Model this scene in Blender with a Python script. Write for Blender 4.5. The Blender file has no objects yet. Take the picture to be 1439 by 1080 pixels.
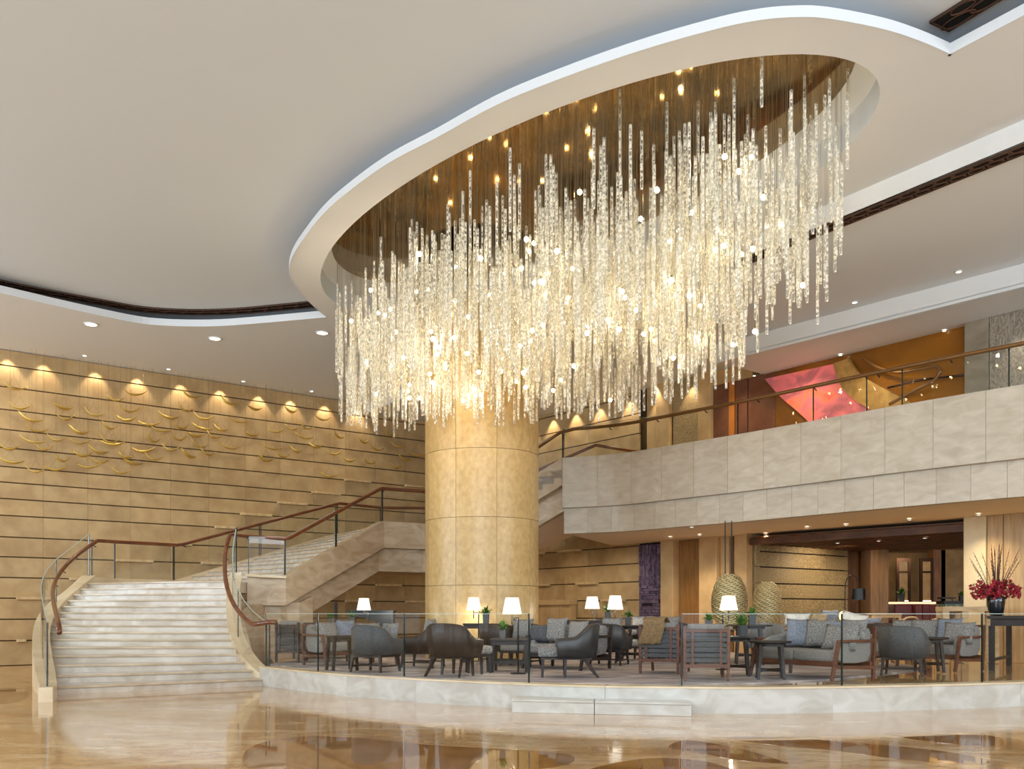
import bpy, bmesh, math, random
import numpy as np
from mathutils import Vector, Matrix
from mathutils.geometry import delaunay_2d_cdt
PI = math.pi
rnd = random.Random(7)
S = bpy.context.scene
COL = S.collection

# ------------------------------------------------------------------ camera, sky, lights, exposure
F, EYE, CX, HOR = 1340.0, 1.35, 719.5, 861.0      # focal length and horizon of the photograph (1439 x 1080)
cd = bpy.data.cameras.new('camera'); cam = bpy.data.objects.new('camera', cd); COL.objects.link(cam)
cam.location = (0, 0, EYE); cam.rotation_euler = (PI/2, 0, 0)
cd.sensor_width = 36; cd.sensor_fit = 'HORIZONTAL'; cd.lens = F/1439*36
cd.shift_x = 0; cd.shift_y = (HOR-540)/1439; cd.clip_end = 200
S.camera = cam
S.view_settings.view_transform = 'Standard'; S.view_settings.look = 'None'
S.view_settings.gamma = 1; S.view_settings.use_curve_mapping = False
S.view_settings.exposure = -0.12
S.cycles.max_bounces = 8; S.cycles.diffuse_bounces = 4; S.cycles.glossy_bounces = 4
S.cycles.transmission_bounces = 4; S.cycles.transparent_max_bounces = 40
S.cycles.caustics_reflective = False; S.cycles.caustics_refractive = False
S.cycles.sample_clamp_indirect = 4.0; S.cycles.sample_clamp_direct = 0.0
S.cycles.use_denoising = True; S.cycles.use_light_tree = True

W = bpy.data.worlds.new('World'); S.world = W; W.use_nodes = True
W.node_tree.nodes['Background'].inputs[0].default_value = (0.80, 0.90, 1.0, 1)
W.node_tree.nodes['Background'].inputs[1].default_value = 1.6

def kelvin(c): return {'day': (0.78, 0.90, 1.0), 'warm': (1.0, 0.83, 0.60), 'soft': (1.0, 0.90, 0.76), 'gold': (1.0, 0.72, 0.36), 'white': (1, .97, .92)}[c]
def area_light(name, loc, target, sx, sy, power, col='day'):
    d = bpy.data.lights.new(name, 'AREA'); d.shape = 'RECTANGLE'; d.size = sx; d.size_y = sy
    d.energy = power; d.color = kelvin(col)
    o = bpy.data.objects.new(name, d); COL.objects.link(o); o.location = loc
    o.rotation_euler = (Vector(target)-Vector(loc)).to_track_quat('-Z', 'Y').to_euler()
    return o
def spot(name, loc, target, power, angle=70, blend=.6, col='warm', r=.05):
    d = bpy.data.lights.new(name, 'SPOT'); d.energy = power; d.color = kelvin(col)
    d.spot_size = math.radians(angle); d.spot_blend = blend; d.shadow_soft_size = r
    o = bpy.data.objects.new(name, d); COL.objects.link(o); o.location = loc
    o.rotation_euler = (Vector(target)-Vector(loc)).to_track_quat('-Z', 'Y').to_euler()
    return o
def point(name, loc, power, col='warm', r=.05):
    d = bpy.data.lights.new(name, 'POINT'); d.energy = power; d.color = kelvin(col); d.shadow_soft_size = r
    o = bpy.data.objects.new(name, d); COL.objects.link(o); o.location = loc
    return o
# daylight entering by the glazed entrance front behind the camera and by the windows on the left
for i in range(5):
    area_light('entrance_daylight', (-12+6*i, -5.6, 6.5), (-12+6*i+0.0, 16, 0), 4.2, 3.0, 420)
area_light('front_ceiling_fill', (-1.5, -5.6, 3.4), (-1.5, 20, 5.4), 6.4, 3.4, 950)  # added fill lamp behind the camera, aimed up to brighten the ceiling
for i in range(5):
    area_light('side_daylight', (-21.5, -1+4.2*i, 4.3), (-6, 22+1.0*i, 7.9), 0.7, 5.0, 480)
for i in range(3):
    area_light('right_ceiling_fill', (17.4, -2+5*i, 4.3), (3, 15, 7.4), 0.8, 5.0, 420)  # added fill lamps before a windowless wall, aimed up at the right ceiling

# ------------------------------------------------------------------ geometry helpers
def G(px, py, Z=0.0):
    Y = (Z-EYE)*F/(HOR-py); return Vector(((px-CX)/F*Y, Y, Z))
def D(px, py, Y):
    return Vector(((px-CX)/F*Y, Y, EYE+(HOR-py)/F*Y))

class MB:
    def __init__(s): s.v = []; s.f = []
    def add(s, v, f):
        n = len(s.v); s.v += [tuple(p) for p in v]; s.f += [tuple(i+n for i in q) for q in f]; return s
    def box(s, x0, x1, y0, y1, z0, z1):
        return s.add([(x0,y0,z0),(x1,y0,z0),(x1,y1,z0),(x0,y1,z0),(x0,y0,z1),(x1,y0,z1),(x1,y1,z1),(x0,y1,z1)],
                     [(3,2,1,0),(4,5,6,7),(0,1,5,4),(1,2,6,5),(2,3,7,6),(3,0,4,7)])
    def prism(s, poly, z0, z1):
        n = len(poly); z0s = z0 if hasattr(z0, '__len__') else [z0]*n; z1s = z1 if hasattr(z1, '__len__') else [z1]*n
        a = sum(poly[i][0]*poly[(i+1) % n][1]-poly[(i+1) % n][0]*poly[i][1] for i in range(n))
        if a < 0: poly = poly[::-1]; z0s = list(z0s)[::-1]; z1s = list(z1s)[::-1]
        v = [(p[0],p[1],z) for p, z in zip(poly, z0s)]+[(p[0],p[1],z) for p, z in zip(poly, z1s)]
        return s.add(v, [tuple(range(n-1,-1,-1)), tuple(range(n,2*n))]+[(i,(i+1) % n,n+(i+1) % n,n+i) for i in range(n)])
    def bar(s, p, q, w, h=None, w2=None, h2=None, up=(0,0,1)):
        p = Vector(p); q = Vector(q); h = h or w; w2 = w2 or w; h2 = h2 or h
        d = (q-p).normalized(); u = Vector(up)
        if abs(d.dot(u)) > .95: u = Vector((0,1,0))
        x = d.cross(u).normalized(); y = x.cross(d).normalized(); v = []
        for c, a, b in ((p,w,h),(q,w2,h2)):
            for i, j in ((-1,-1),(1,-1),(1,1),(-1,1)): v.append(c+x*(i*a/2)+y*(j*b/2))
        return s.add(v, [(3,2,1,0),(4,5,6,7),(0,1,5,4),(1,2,6,5),(2,3,7,6),(3,0,4,7)])
    def tube(s, pts, r, n=6, cap=True, closed=False):
        pts = [Vector(p) for p in pts]; m = len(pts); rr = r if hasattr(r, '__len__') else [r]*m; v = []; px = None
        for i, p in enumerate(pts):
            if closed: d = pts[(i+1) % m]-pts[i-1]
            else: d = pts[min(i+1,m-1)]-pts[max(i-1,0)]
            d = d.normalized() if d.length > 1e-9 else Vector((0,0,1))
            if px is None:
                u = Vector((0,0,1)) if abs(d.z) < .9 else Vector((0,1,0)); px = d.cross(u).normalized()
            else:
                px = px-d*px.dot(d); px = px.normalized() if px.length > 1e-6 else d.orthogonal().normalized()
            py = d.cross(px)
            for k in range(n):
                a = 2*PI*k/n; v.append(p+(px*math.cos(a)+py*math.sin(a))*rr[i])
        f = []; L = m if closed else m-1
        for i in range(L):
            j = (i+1) % m
            for k in range(n):
                f.append((i*n+k, i*n+(k+1) % n, j*n+(k+1) % n, j*n+k))
        if cap and not closed: f += [tuple(range(n-1,-1,-1)), tuple(range((m-1)*n, m*n))]
        return s.add(v, f)
    def lathe(s, prof, n=16, c=(0,0,0), cap=True):
        v = []; f = []; m = len(prof)
        for r, z in prof:
            for k in range(n):
                a = 2*PI*k/n; v.append((c[0]+r*math.cos(a), c[1]+r*math.sin(a), c[2]+z))
        for i in range(m-1):
            for k in range(n): f.append((i*n+k, i*n+(k+1) % n, (i+1)*n+(k+1) % n, (i+1)*n+k))
        if cap: f += [tuple(range(n-1,-1,-1)), tuple(range((m-1)*n, m*n))]
        return s.add(v, f)
    def shell(s, outer, inner, zb, zt):
        # curved wall between two plan paths, bottom and top heights per point
        n = len(outer); zb = zb if hasattr(zb, '__len__') else [zb]*n; zt = zt if hasattr(zt, '__len__') else [zt]*n
        v = []
        for i in range(n):
            o, q = outer[i], inner[i]
            v += [(o[0],o[1],zb[i]),(o[0],o[1],zt[i]),(q[0],q[1],zt[i]),(q[0],q[1],zb[i])]
        f = []
        for i in range(n-1):
            a = 4*i; b = a+4
            for k in range(4): f.append((a+k, b+k, b+(k+1) % 4, a+(k+1) % 4))
        f += [(0,1,2,3), (4*n-1,4*n-2,4*n-3,4*n-4)]
        return s.add(v, f)
    def pillow(s, w, h, t, n=8, pinch=.10, M=None):
        # soft square cushion standing in x-z, thickness along y
        v = []; f = []; M = M or Matrix()
        for side in (-1, 1):
            b = len(v)
            for i in range(n+1):
                for j in range(n+1):
                    u = 2*i/n-1; w_ = 2*j/n-1
                    e = max(0, (1-u**4)*(1-w_**4))**.55
                    x = u*(1-pinch*(1-w_*w_)*abs(u))*w/2; z = w_*(1-pinch*(1-u*u)*abs(w_))*h/2
                    v.append(M @ Vector((x, side*t/2*e, z)))
            for i in range(n):
                for j in range(n):
                    q = (b+i*(n+1)+j, b+(i+1)*(n+1)+j, b+(i+1)*(n+1)+j+1, b+i*(n+1)+j+1)
                    f.append(q if side < 0 else q[::-1])
        return s.add(v, f)
    def xform(s, M):
        s.v = [tuple(M @ Vector(p)) for p in s.v]; return s

def mesh(mb, name, mat, smooth=False, bevel=0, seg=2, fix=True):
    me = bpy.data.meshes.new(name)
    me.from_pydata(mb.v, [], mb.f)
    if fix or bevel:
        bm = bmesh.new(); bm.from_mesh(me)
        if smooth or bevel: bmesh.ops.remove_doubles(bm, verts=bm.verts, dist=1e-5)
        if fix: bmesh.ops.recalc_face_normals(bm, faces=bm.faces)
        if bevel:
            ed = [e for e in bm.edges if len(e.link_faces) == 2 and e.calc_face_angle(0) > .5]
            bmesh.ops.bevel(bm, geom=ed, offset=bevel, segments=seg, affect='EDGES', profile=.6)
        bm.to_mesh(me); bm.free()
    if smooth:
        me.polygons.foreach_set('use_smooth', [True]*len(me.polygons))
        if smooth != 'all': me.set_sharp_from_angle(angle=math.radians(50))
    me.materials.append(mat)
    return me
def obj(name, mb, mat, parent=None, smooth=False, bevel=0, loc=None, rz=0, seg=2, fix=True):
    me = mb if isinstance(mb, bpy.types.Mesh) else mesh(mb, name, mat, smooth, bevel, seg, fix)
    o = bpy.data.objects.new(name, me); COL.objects.link(o)
    if parent: o.parent = parent
    if loc is not None: o.location = loc
    if rz: o.rotation_euler = (0, 0, rz)
    return o
def tag(o, label, cat, group=None, kind=None):
    o['label'] = label; o['category'] = cat
    if group: o['group'] = group
    if kind: o['kind'] = kind
    return o
def thing(name, label, cat, loc=(0,0,0), rz=0, group=None):
    o = bpy.data.objects.new(name, None); COL.objects.link(o); o.location = loc; o.rotation_euler = (0,0,rz)
    o.empty_display_size = .1
    return tag(o, label, cat, group)
def struct(name, mb, mat, smooth=False, bevel=0):
    o = obj(name, mb, mat, None, smooth, bevel); o['kind'] = 'structure'; return o
def dup(root, loc, rz=0, label=None, group=None, scale=None):
    r = root.copy(); COL.objects.link(r); r.location = loc; r.rotation_euler = (0,0,rz)
    if label: r['label'] = label
    if group: r['group'] = group
    if scale: r.scale = scale
    for ch in list(root.children):
        c = ch.copy(); COL.objects.link(c); c.parent = r
        for g in list(ch.children):
            d = g.copy(); COL.objects.link(d); d.parent = c
    return r
def facing(fx, fy): return math.atan2(fx, -fy)      # turns local -Y towards (fx, fy)
def spline(pts, n=8, closed=False):
    P = [Vector(p) for p in pts]; m = len(P); out = []
    for i in range(m if closed else m-1):
        g = (lambda k: P[k % m]) if closed else (lambda k: P[min(max(k,0),m-1)])
        a, b, c, d = g(i-1), g(i), g(i+1), g(i+2)
        for k in range(n):
            t = k/n; out.append(.5*((2*b)+(c-a)*t+(2*a-5*b+4*c-d)*t*t+(3*b-a-3*c+d)*t**3))
    if not closed: out.append(P[-1])
    return out
def offset(path, d):
    out = []; n = len(path)
    for i, p in enumerate(path):
        t = (Vector(path[min(i+1,n-1)][:2])-Vector(path[max(i-1,0)][:2])).normalized()
        out.append(Vector((p[0]-t.y*d, p[1]+t.x*d)))      # d > 0: to the left of travel
    return out
def resample(path, n):
    P = [Vector(p) for p in path]; L = [0]
    for a, b in zip(P, P[1:]): L.append(L[-1]+(b-a).length)
    out = []; k = 0
    for i in range(n):
        s = L[-1]*i/(n-1)
        while k < len(P)-2 and L[k+1] < s: k += 1
        t = (s-L[k])/max(1e-9, L[k+1]-L[k]); out.append(P[k].lerp(P[k+1], min(1,t)))
    return out
def inside(p, poly):
    c = False; n = len(poly); j = n-1
    for i in range(n):
        a, b = poly[i], poly[j]
        if (a[1] > p[1]) != (b[1] > p[1]) and p[0] < (b[0]-a[0])*(p[1]-a[1])/(b[1]-a[1])+a[0]: c = not c
        j = i
    return c
def flat_region(outer, holes, z):
    vs = [Vector(p[:2]) for p in outer]; es = [(i, (i+1) % len(outer)) for i in range(len(outer))]
    for h in holes:
        b = len(vs); vs += [Vector(p[:2]) for p in h]; es += [(b+i, b+(i+1) % len(h)) for i in range(len(h))]
    r = delaunay_2d_cdt(vs, es, [], 0, 1e-5)
    V = [(p.x, p.y, z) for p in r[0]]; Fs = []
    for f in r[2]:
        c = (sum(V[i][0] for i in f)/len(f), sum(V[i][1] for i in f)/len(f))
        if inside(c, [p[:2] for p in outer]) and not any(inside(c, [p[:2] for p in h]) for h in holes): Fs.append(tuple(f))
    return MB().add(V, Fs)

# ------------------------------------------------------------------ materials
def lin(c): return tuple((x/255/12.92 if x/255 <= .04045 else ((x/255+.055)/1.055)**2.4) for x in c)+(1,)
def mat(name, c1, c2=None, scale=4, rough=.5, metal=0, bump=0, rand=0, stretch=(1,1,1), detail=5, lo=.35, hi=.65, distort=0, bscale=None, spec=.5, coat=0, emit=0, alpha=1, offs=0):
    m = bpy.data.materials.new(name); m.use_nodes = True; nt = m.node_tree; N = nt.nodes; K = nt.links
    b = N['Principled BSDF']; b.inputs['Roughness'].default_value = rough; b.inputs['Metallic'].default_value = metal
    b.inputs['Specular IOR Level'].default_value = spec
    if coat: b.inputs['Coat Weight'].default_value = coat; b.inputs['Coat Roughness'].default_value = .05
    b.inputs['Base Color'].default_value = lin(c1)
    if c2 is None and not bump and not rand:
        if emit: b.inputs['Emission Color'].default_value = lin(c1); b.inputs['Emission Strength'].default_value = emit
        return m
    tc = N.new('ShaderNodeTexCoord'); mp = N.new('ShaderNodeMapping'); mp.inputs['Scale'].default_value = stretch
    K.new(tc.outputs['Object'], mp.inputs['Vector'])
    oi = N.new('ShaderNodeObjectInfo')
    if rand or offs:
        ml = N.new('ShaderNodeMath'); ml.operation = 'MULTIPLY'; ml.inputs[1].default_value = 37.0
        K.new(oi.outputs['Random'], ml.inputs[0]); K.new(ml.outputs[0], mp.inputs['Location'])
    nz = N.new('ShaderNodeTexNoise'); nz.inputs['Scale'].default_value = scale; nz.inputs['Detail'].default_value = detail
    nz.inputs['Distortion'].default_value = distort; K.new(mp.outputs[0], nz.inputs['Vector'])
    last = None
    if c2 is not None:
        r = N.new('ShaderNodeValToRGB'); r.color_ramp.elements[0].position = lo; r.color_ramp.elements[1].position = hi
        r.color_ramp.elements[0].color = lin(c1); r.color_ramp.elements[1].color = lin(c2)
        K.new(nz.outputs['Fac'], r.inputs[0]); last = r.outputs[0]
    if rand:
        h = N.new('ShaderNodeHueSaturation'); mr = N.new('ShaderNodeMapRange')
        mr.inputs['To Min'].default_value = 1-rand; mr.inputs['To Max'].default_value = 1+rand
        K.new(oi.outputs['Random'], mr.inputs['Value']); K.new(mr.outputs[0], h.inputs['Value'])
        if last: K.new(last, h.inputs['Color'])
        else: h.inputs['Color'].default_value = lin(c1)
        last = h.outputs[0]
    if last: K.new(last, b.inputs['Base Color'])
    if bump:
        bp = N.new('ShaderNodeBump'); bp.inputs['Strength'].default_value = bump; bp.inputs['Distance'].default_value = .02
        if bscale:
            n2 = N.new('ShaderNodeTexNoise'); n2.inputs['Scale'].default_value = bscale; n2.inputs['Detail'].default_value = 3
            K.new(mp.outputs[0], n2.inputs['Vector']); K.new(n2.outputs['Fac'], bp.inputs['Height'])
        else: K.new(nz.outputs['Fac'], bp.inputs['Height'])
        K.new(bp.outputs[0], b.inputs['Normal'])
    return m
def glass(name, tint=(.982,.992,.986), rough=0.0, refl=1.0):
    m = bpy.data.materials.new(name); m.use_nodes = True; nt = m.node_tree; N = nt.nodes; K = nt.links
    N.remove(N['Principled BSDF']); out = N['Material Output']
    t = N.new('ShaderNodeBsdfTransparent'); t.inputs[0].default_value = (*tint, 1)
    g = N.new('ShaderNodeBsdfGlossy'); g.inputs['Roughness'].default_value = rough
    fr0 = N.new('ShaderNodeFresnel'); fr0.inputs['IOR'].default_value = 1.45; ge = N.new('ShaderNodeNewGeometry'); fr = N.new('ShaderNodeMath'); fr.operation = 'MULTIPLY_ADD'; fr.use_clamp = True
    inv = N.new('ShaderNodeMath'); inv.operation = 'SUBTRACT'; inv.inputs[0].default_value = 1; K.new(ge.outputs['Backfacing'], inv.inputs[1]); K.new(fr0.outputs[0], fr.inputs[0]); K.new(inv.outputs[0], fr.inputs[1]); fr.inputs[2].default_value = 0
    x = N.new('ShaderNodeMixShader'); K.new(fr.outputs[0], x.inputs[0]); K.new(t.outputs[0], x.inputs[1]); K.new(g.outputs[0], x.inputs[2])
    K.new(x.outputs[0], out.inputs[0]); return m

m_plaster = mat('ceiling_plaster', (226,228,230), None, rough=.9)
m_plaster_cool = mat('raised_ceiling_cool_tint', (214,221,228), None, rough=.9)  # bluish tint put into the colour to offset warm bounce from the floor
m_plaster_warm = mat('warm_plaster', (242,224,198), None, 3, .9)
m_stone = mat('tan_limestone', (194,165,118), (174,143,98), 2.2, .55, rand=.07, detail=8, bump=.06, bscale=60)
m_stone_back = mat('dark_joint', (92,72,44), None, rough=.9)
m_ledge = mat('pale_ledge_stone', (222,196,150), (196,166,118), 8, .5, rand=.05)
m_column = mat('gold_travertine', (208,178,122), (186,152,98), 9, .35, rand=.09, detail=10, stretch=(1,1,.8), bump=.05, bscale=40, lo=.3, hi=.7)
m_trav = mat('grey_travertine', (206,196,180), (184,171,152), 2.6, .45, rand=.04, detail=12, stretch=(1,1,2.6), distort=.7, lo=.30, hi=.70)
m_trav_warm = mat('beige_travertine', (206,186,158), (178,152,120), 1.6, .45, rand=.04, detail=9, stretch=(1,1,2.4), distort=1.2)
m_marble = mat('pale_marble', (206,204,197), (184,178,168), 2.4, .3, rand=.04, detail=9, stretch=(1,1,1.6), distort=1.0)
m_nosing = mat('nosing_marble', (206,186,158), (180,156,126), 3, .2, rand=.05, detail=8, stretch=(.5,2,1))
m_step = mat('step_marble', (214,205,192), (188,174,156), 2.6, .22, rand=.05, detail=9, stretch=(.5,2,1), distort=.8)
m_curb = mat('cream_curb_stone', (226,208,176), (206,184,148), 2, .35, detail=7)
m_glass = glass('clear_glass')
m_glass_edge = mat('green_glass_edge', (20,38,34), None, rough=.15)
m_glass_top = mat('glass_top_edge', (176,196,188), None, rough=.3)
m_rail = mat('walnut_handrail', (122,66,30), (92,46,20), 3, .28, stretch=(1,1,6), coat=.4)
m_bronze = mat('dark_bronze', (58,38,26), None, rough=.35, metal=.8)
m_black = mat('black_metal', (20,20,20), None, rough=.4, metal=.3)
m_grille_back = mat('vent_black', (16,14,13), None, rough=.9)
m_grille = mat('vent_bronze', (84,58,44), None, rough=.5, metal=.3)
m_white = mat('white_trim', (222,226,230), None, rough=.7)
def emitter(name, c, e):
    m = bpy.data.materials.new(name); m.use_nodes = True; b = m.node_tree.nodes['Principled BSDF']
    b.inputs['Base Color'].default_value = lin(c); b.inputs['Emission Color'].default_value = lin(c); b.inputs['Emission Strength'].default_value = e
    return m
m_lamp_disc = emitter('lit_downlight', (255,246,230), 6)
m_bulb = emitter('lit_bulb', (255,226,170), 60)

# ------------------------------------------------------------------ floor
def floor_material():
    m = bpy.data.materials.new('polished_lobby_marble'); m.use_nodes = True; nt = m.node_tree; N = nt.nodes; K = nt.links
    b = N['Principled BSDF']; b.inputs['Roughness'].default_value = .035; b.inputs['Specular IOR Level'].default_value = .75
    tc = N.new('ShaderNodeTexCoord')
    mp = N.new('ShaderNodeMapping'); mp.inputs['Scale'].default_value = (.55,1.1,1); mp.inputs['Rotation'].default_value = (0,0,.25); K.new(tc.outputs['Object'], mp.inputs[0])
    n1 = N.new('ShaderNodeTexNoise'); n1.inputs['Scale'].default_value = 1.3; n1.inputs['Detail'].default_value = 10; n1.inputs['Distortion'].default_value = 1.4; K.new(mp.outputs[0], n1.inputs[0])
    r1 = N.new('ShaderNodeValToRGB'); e = r1.color_ramp.elements
    e[0].position = .30; e[0].color = lin((184,138,88)); e[1].position = .68; e[1].color = lin((220,190,146)); K.new(n1.outputs['Fac'], r1.inputs[0])
    x = e.new(.5); x.color = lin((204,164,112))
    n2 = N.new('ShaderNodeTexNoise'); n2.inputs['Scale'].default_value = 7; n2.inputs['Detail'].default_value = 12; n2.inputs['Roughness'].default_value = .7; n2.inputs['Distortion'].default_value = .6; K.new(mp.outputs[0], n2.inputs[0])
    r2 = N.new('ShaderNodeValToRGB'); r2.color_ramp.elements[0].position = .38; r2.color_ramp.elements[0].color = (.72,.66,.6,1); r2.color_ramp.elements[1].position = .55; r2.color_ramp.elements[1].color = (1,1,1,1); K.new(n2.outputs['Fac'], r2.inputs[0])
    mx = N.new('ShaderNodeMix'); mx.data_type = 'RGBA'; mx.blend_type = 'MULTIPLY'; mx.inputs[0].default_value = 1
    K.new(r1.outputs[0], mx.inputs[6]); K.new(r2.outputs[0], mx.inputs[7]); K.new(mx.outputs[2], b.inputs['Base Color'])
    mr = N.new('ShaderNodeMapRange'); mr.inputs['From Min'].default_value = .4; mr.inputs['From Max'].default_value = .62; mr.inputs['To Min'].default_value = .11; mr.inputs['To Max'].default_value = .03; K.new(n2.outputs['Fac'], mr.inputs['Value']); K.new(mr.outputs[0], b.inputs['Roughness'])
    return m
m_floor = floor_material()
struct('floor', MB().add([(-30,-9,0),(24,-9,0),(24,46,0),(-30,46,0)], [(0,1,2,3)]), m_floor)
m_inlay_dark = mat('brown_marble_inlay', (160,112,58), (134,92,46), 2.5, .03, detail=8, spec=.75)
m_inlay_light = mat('veined_cream_inlay', (206,180,140), (150,112,74), 6, .05, detail=14, stretch=(.4,1.2,1), distort=1.5, lo=.42, hi=.6, spec=.7)

for P_ in ([(1020,1036),(1100,1035),(1180,1042),(1260,1048),(1330,1056),(1390,1068),(1360,1074),(1260,1066),(1180,1055),(1100,1048)],
           [(960,1040),(1000,1044),(1050,1054),(1090,1066),(1105,1073),(1040,1068),(985,1058),(940,1050)],
           [(380,1040),(440,1034),(520,1038),(600,1046),(700,1052),(800,1060),(780,1078),(600,1088),(430,1092),(350,1080),(345,1055)],
           [(830,1080),(900,1066),(960,1066),(1010,1074),(1040,1095),(830,1095)],
           [(1270,1033),(1390,1033),(1410,1045),(1380,1048),(1300,1041)],[(-30,968),(14,966),(38,972),(30,984),(-40,990)]):
    q = spline([G(x,y,0) for x, y in P_], 4, closed=True)
    struct('floor_inlay', MB().prism([p.xy for p in q], 0, .0015), m_inlay_dark)

# ------------------------------------------------------------------ walls of limestone panels
Ld = Vector((.7915,.6112)); LA = Vector((-13.1,24.4)); Ln = Vector((.6112,-.7915))
Rd = Vector((.611,-.7915)); RA = Vector((-1.0,33.8)); Rn = Vector((-.7915,-.611))
def LW(t, d=0): return LA+Ld*t+Ln*d
def RW(s, d=0): return RA+Rd*s+Rn*d
ZC = [0,.64,1.19,1.73,2.26,2.79,3.30,3.85,4.28,4.70,5.10,5.58,6.05,6.56,7.14,7.69,8.1]
def panel_mesh(w, h, t, m, g=.004, gz=.032, bev=.003):
    return mesh(MB().box(g/2, w-g/2, -t, 0, gz/2, h-gz/2), 'panel', m, bevel=bev, seg=1)
def panelled(parent, origin, d, s0, s1, n, zs, m, t=.06, name='stone_panel', jitter=0):
    ang = math.atan2(d.y, d.x); w = (s1-s0)/n
    for j in range(len(zs)-1):
        me = panel_mesh(w, zs[j+1]-zs[j], t, m)
        for i in range(n):
            p = origin+d*(s0+w*i); nn = Vector((d.y,-d.x))
            obj(name, me, m, parent, loc=(p.x+nn.x*rnd.uniform(0,jitter), p.y+nn.y*rnd.uniform(0,jitter), zs[j]), rz=ang)
def wall_slab(name, a, b, z0, z1, th, m, nrm):
    a = Vector(a); b = Vector(b); return struct(name, MB().prism([a,b,b-nrm*th,a-nrm*th], z0, z1), m)
wl = wall_slab('wall_left', LW(-16), LW(15.4), 0, 8.6, .3, m_stone_back, Ln)
panelled(wl, LA, Ld, -2.3, 15.3, 16, ZC, m_stone)
panelled(wl, LA, Ld, -15.8, -2.3, 4, [0,2.79,5.58,8.1], m_stone)
wr = wall_slab('wall_right', RW(0), RW(8.0), 0, 8.6, .3, m_stone_back, Rn)
panelled(wr, RA, Rd, .05, 7.75, 7, ZC, m_stone)
# pale ledge stones that stand proud of the courses
for (x0, x1, y) in [(482,518,676),(436,475,690),(388,429,705.5),(336,379,720),(300,328,737),(567,597,682),(222,267,760),(161,213,786),(281,318,788),(96,134,814),(22,73,841.5),(22,35,902),(526,561,815),(483,519,837),(568,597,837)]:
    k0 = (x0-CX)/F; t0 = (-k0*LA.y+LA.x)/(k0*Ld.y-Ld.x); k1 = (x1-CX)/F; t1 = (-k1*LA.y+LA.x)/(k1*Ld.y-Ld.x)
    Yd = (LW(t0, .2)).y; z = EYE+(HOR-y)/F*Yd
    z = min(ZC, key=lambda q: abs(q-z)) if abs(min(ZC, key=lambda q: abs(q-z))-z) < .2 else z
    obj('ledge_stone', MB().box(0, t1-t0, -.2, -.05, -.035, .035), m_ledge, wl, bevel=.012, loc=(*LW(t0), z), rz=math.atan2(Ld.y, Ld.x))
for (x0, x1, y) in [(815,843,812),(783,810,834),(850,882,833),(759,775,814),(789,820,782),(782,830,763),(757,768,786)]:
    k0 = (x0-CX)/F; t0 = (-k0*RA.y+RA.x)/(k0*Rd.y-Rd.x); k1 = (x1-CX)/F; t1 = (-k1*RA.y+RA.x)/(k1*Rd.y-Rd.x)
    Yd = RW(t0, .2).y; z = EYE+(HOR-y)/F*Yd; z = min(ZC, key=lambda q: abs(q-z))
    obj('ledge_stone', MB().box(0, t1-t0, -.2, -.05, -.035, .035), m_ledge, wr, bevel=.012, loc=(*RW(t0), z), rz=math.atan2(Rd.y, Rd.x))

# ------------------------------------------------------------------ ceilings
EC = Vector((.4786,16.5987)); EU = Vector((.63305,-.77411)); EV = Vector((-.77411,-.63305))
def ell(a, b, n=96): return [EC+EU*(a*math.cos(2*PI*i/n))+EV*(b*math.sin(2*PI*i/n)) for i in range(n)]
hole = ell(6.178, 2.685)
ringpx = [(462,446),(443,430),(424,410),(412,392),(409,380),(414,360),(430,335),(460,298),(500,264),(552,228),(617,194),(700,149),(790,112),(900,73.5),(1000,45),(1060,32),(1110,27),(1160,28.5),(1237,43),(1290,60),(1334,79)]
ring = [Vector(p[:2]) for p in spline([G(x,y,8.1) for x, y in ringpx], 5)]
leftpx = [(0,412),(100,435),(187,453),(227,457.5),(267,459),(310,458.5),(360,455),(412,450.5),(462,446)]
leftc = [Vector(p[:2]) for p in spline([G(x,y,8.1) for x, y in leftpx], 4)]
ZR = 8.47
raised = [Vector((-21.5,8.4))]+leftc[:-1]+ring+[G(1439,24,8.1).xy, Vector((11.6,2.0)), Vector((14,-7)), Vector((-21.5,-7))]
stepA = G(1439,168,8.1).xy; stepB = G(1180,280,8.1).xy; sd = (stepB-stepA).normalized()
sP = stepA-sd*12; sQ = stepA+sd*24.5
low = [Vector((-30,-8)), Vector((sP.x,-8)), sP, sQ, Vector((-2,40)), Vector((-30,40))]
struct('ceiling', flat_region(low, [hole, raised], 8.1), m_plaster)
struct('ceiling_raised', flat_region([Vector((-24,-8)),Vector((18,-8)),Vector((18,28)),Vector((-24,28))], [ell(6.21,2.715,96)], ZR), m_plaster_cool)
# lip of the raised field, thin edge with a shadow gap above
def lip(pts, z0, z1, w, name, m):
    inn = offset(pts, w); struct(name, MB().shell(pts, inn, z0-.002, z1), m)
rp = leftc[:-1]; lip([raised[0]]+rp+[leftc[-1]], 8.1, 8.26, -.04, 'trim_1', m_white)
lip(ring, 8.1, 8.23, -.04, 'trim_2', m_white)
lip([ring[-1], G(1439,24,8.1).xy, Vector((11.6,2.0))], 8.1, 8.23, -.04, 'trim_3', m_white)
# wall of the oval recess, sloped ledge and bronze mirror
h2 = ell(6.178, 2.685); h3 = ell(5.86, 2.50)
mb = MB(); n = 96
mb.add([(*p,8.1) for p in h2]+[(*p,8.5) for p in h2], [(i,(i+1) % n,n+(i+1) % n,n+i) for i in range(n)])
struct('trim_4', mb, m_white, smooth=True)
mb = MB().add([(*p,8.5) for p in h2]+[(*p,8.75) for p in h3], [(i,(i+1) % n,n+(i+1) % n,n+i) for i in range(n)])
struct('trim_5', mb, m_plaster, smooth=True)
m_mirror = mat('bronze_mirror', (168,134,84), (128,108,76), 1.2, .06, metal=1.0, detail=3)
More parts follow.
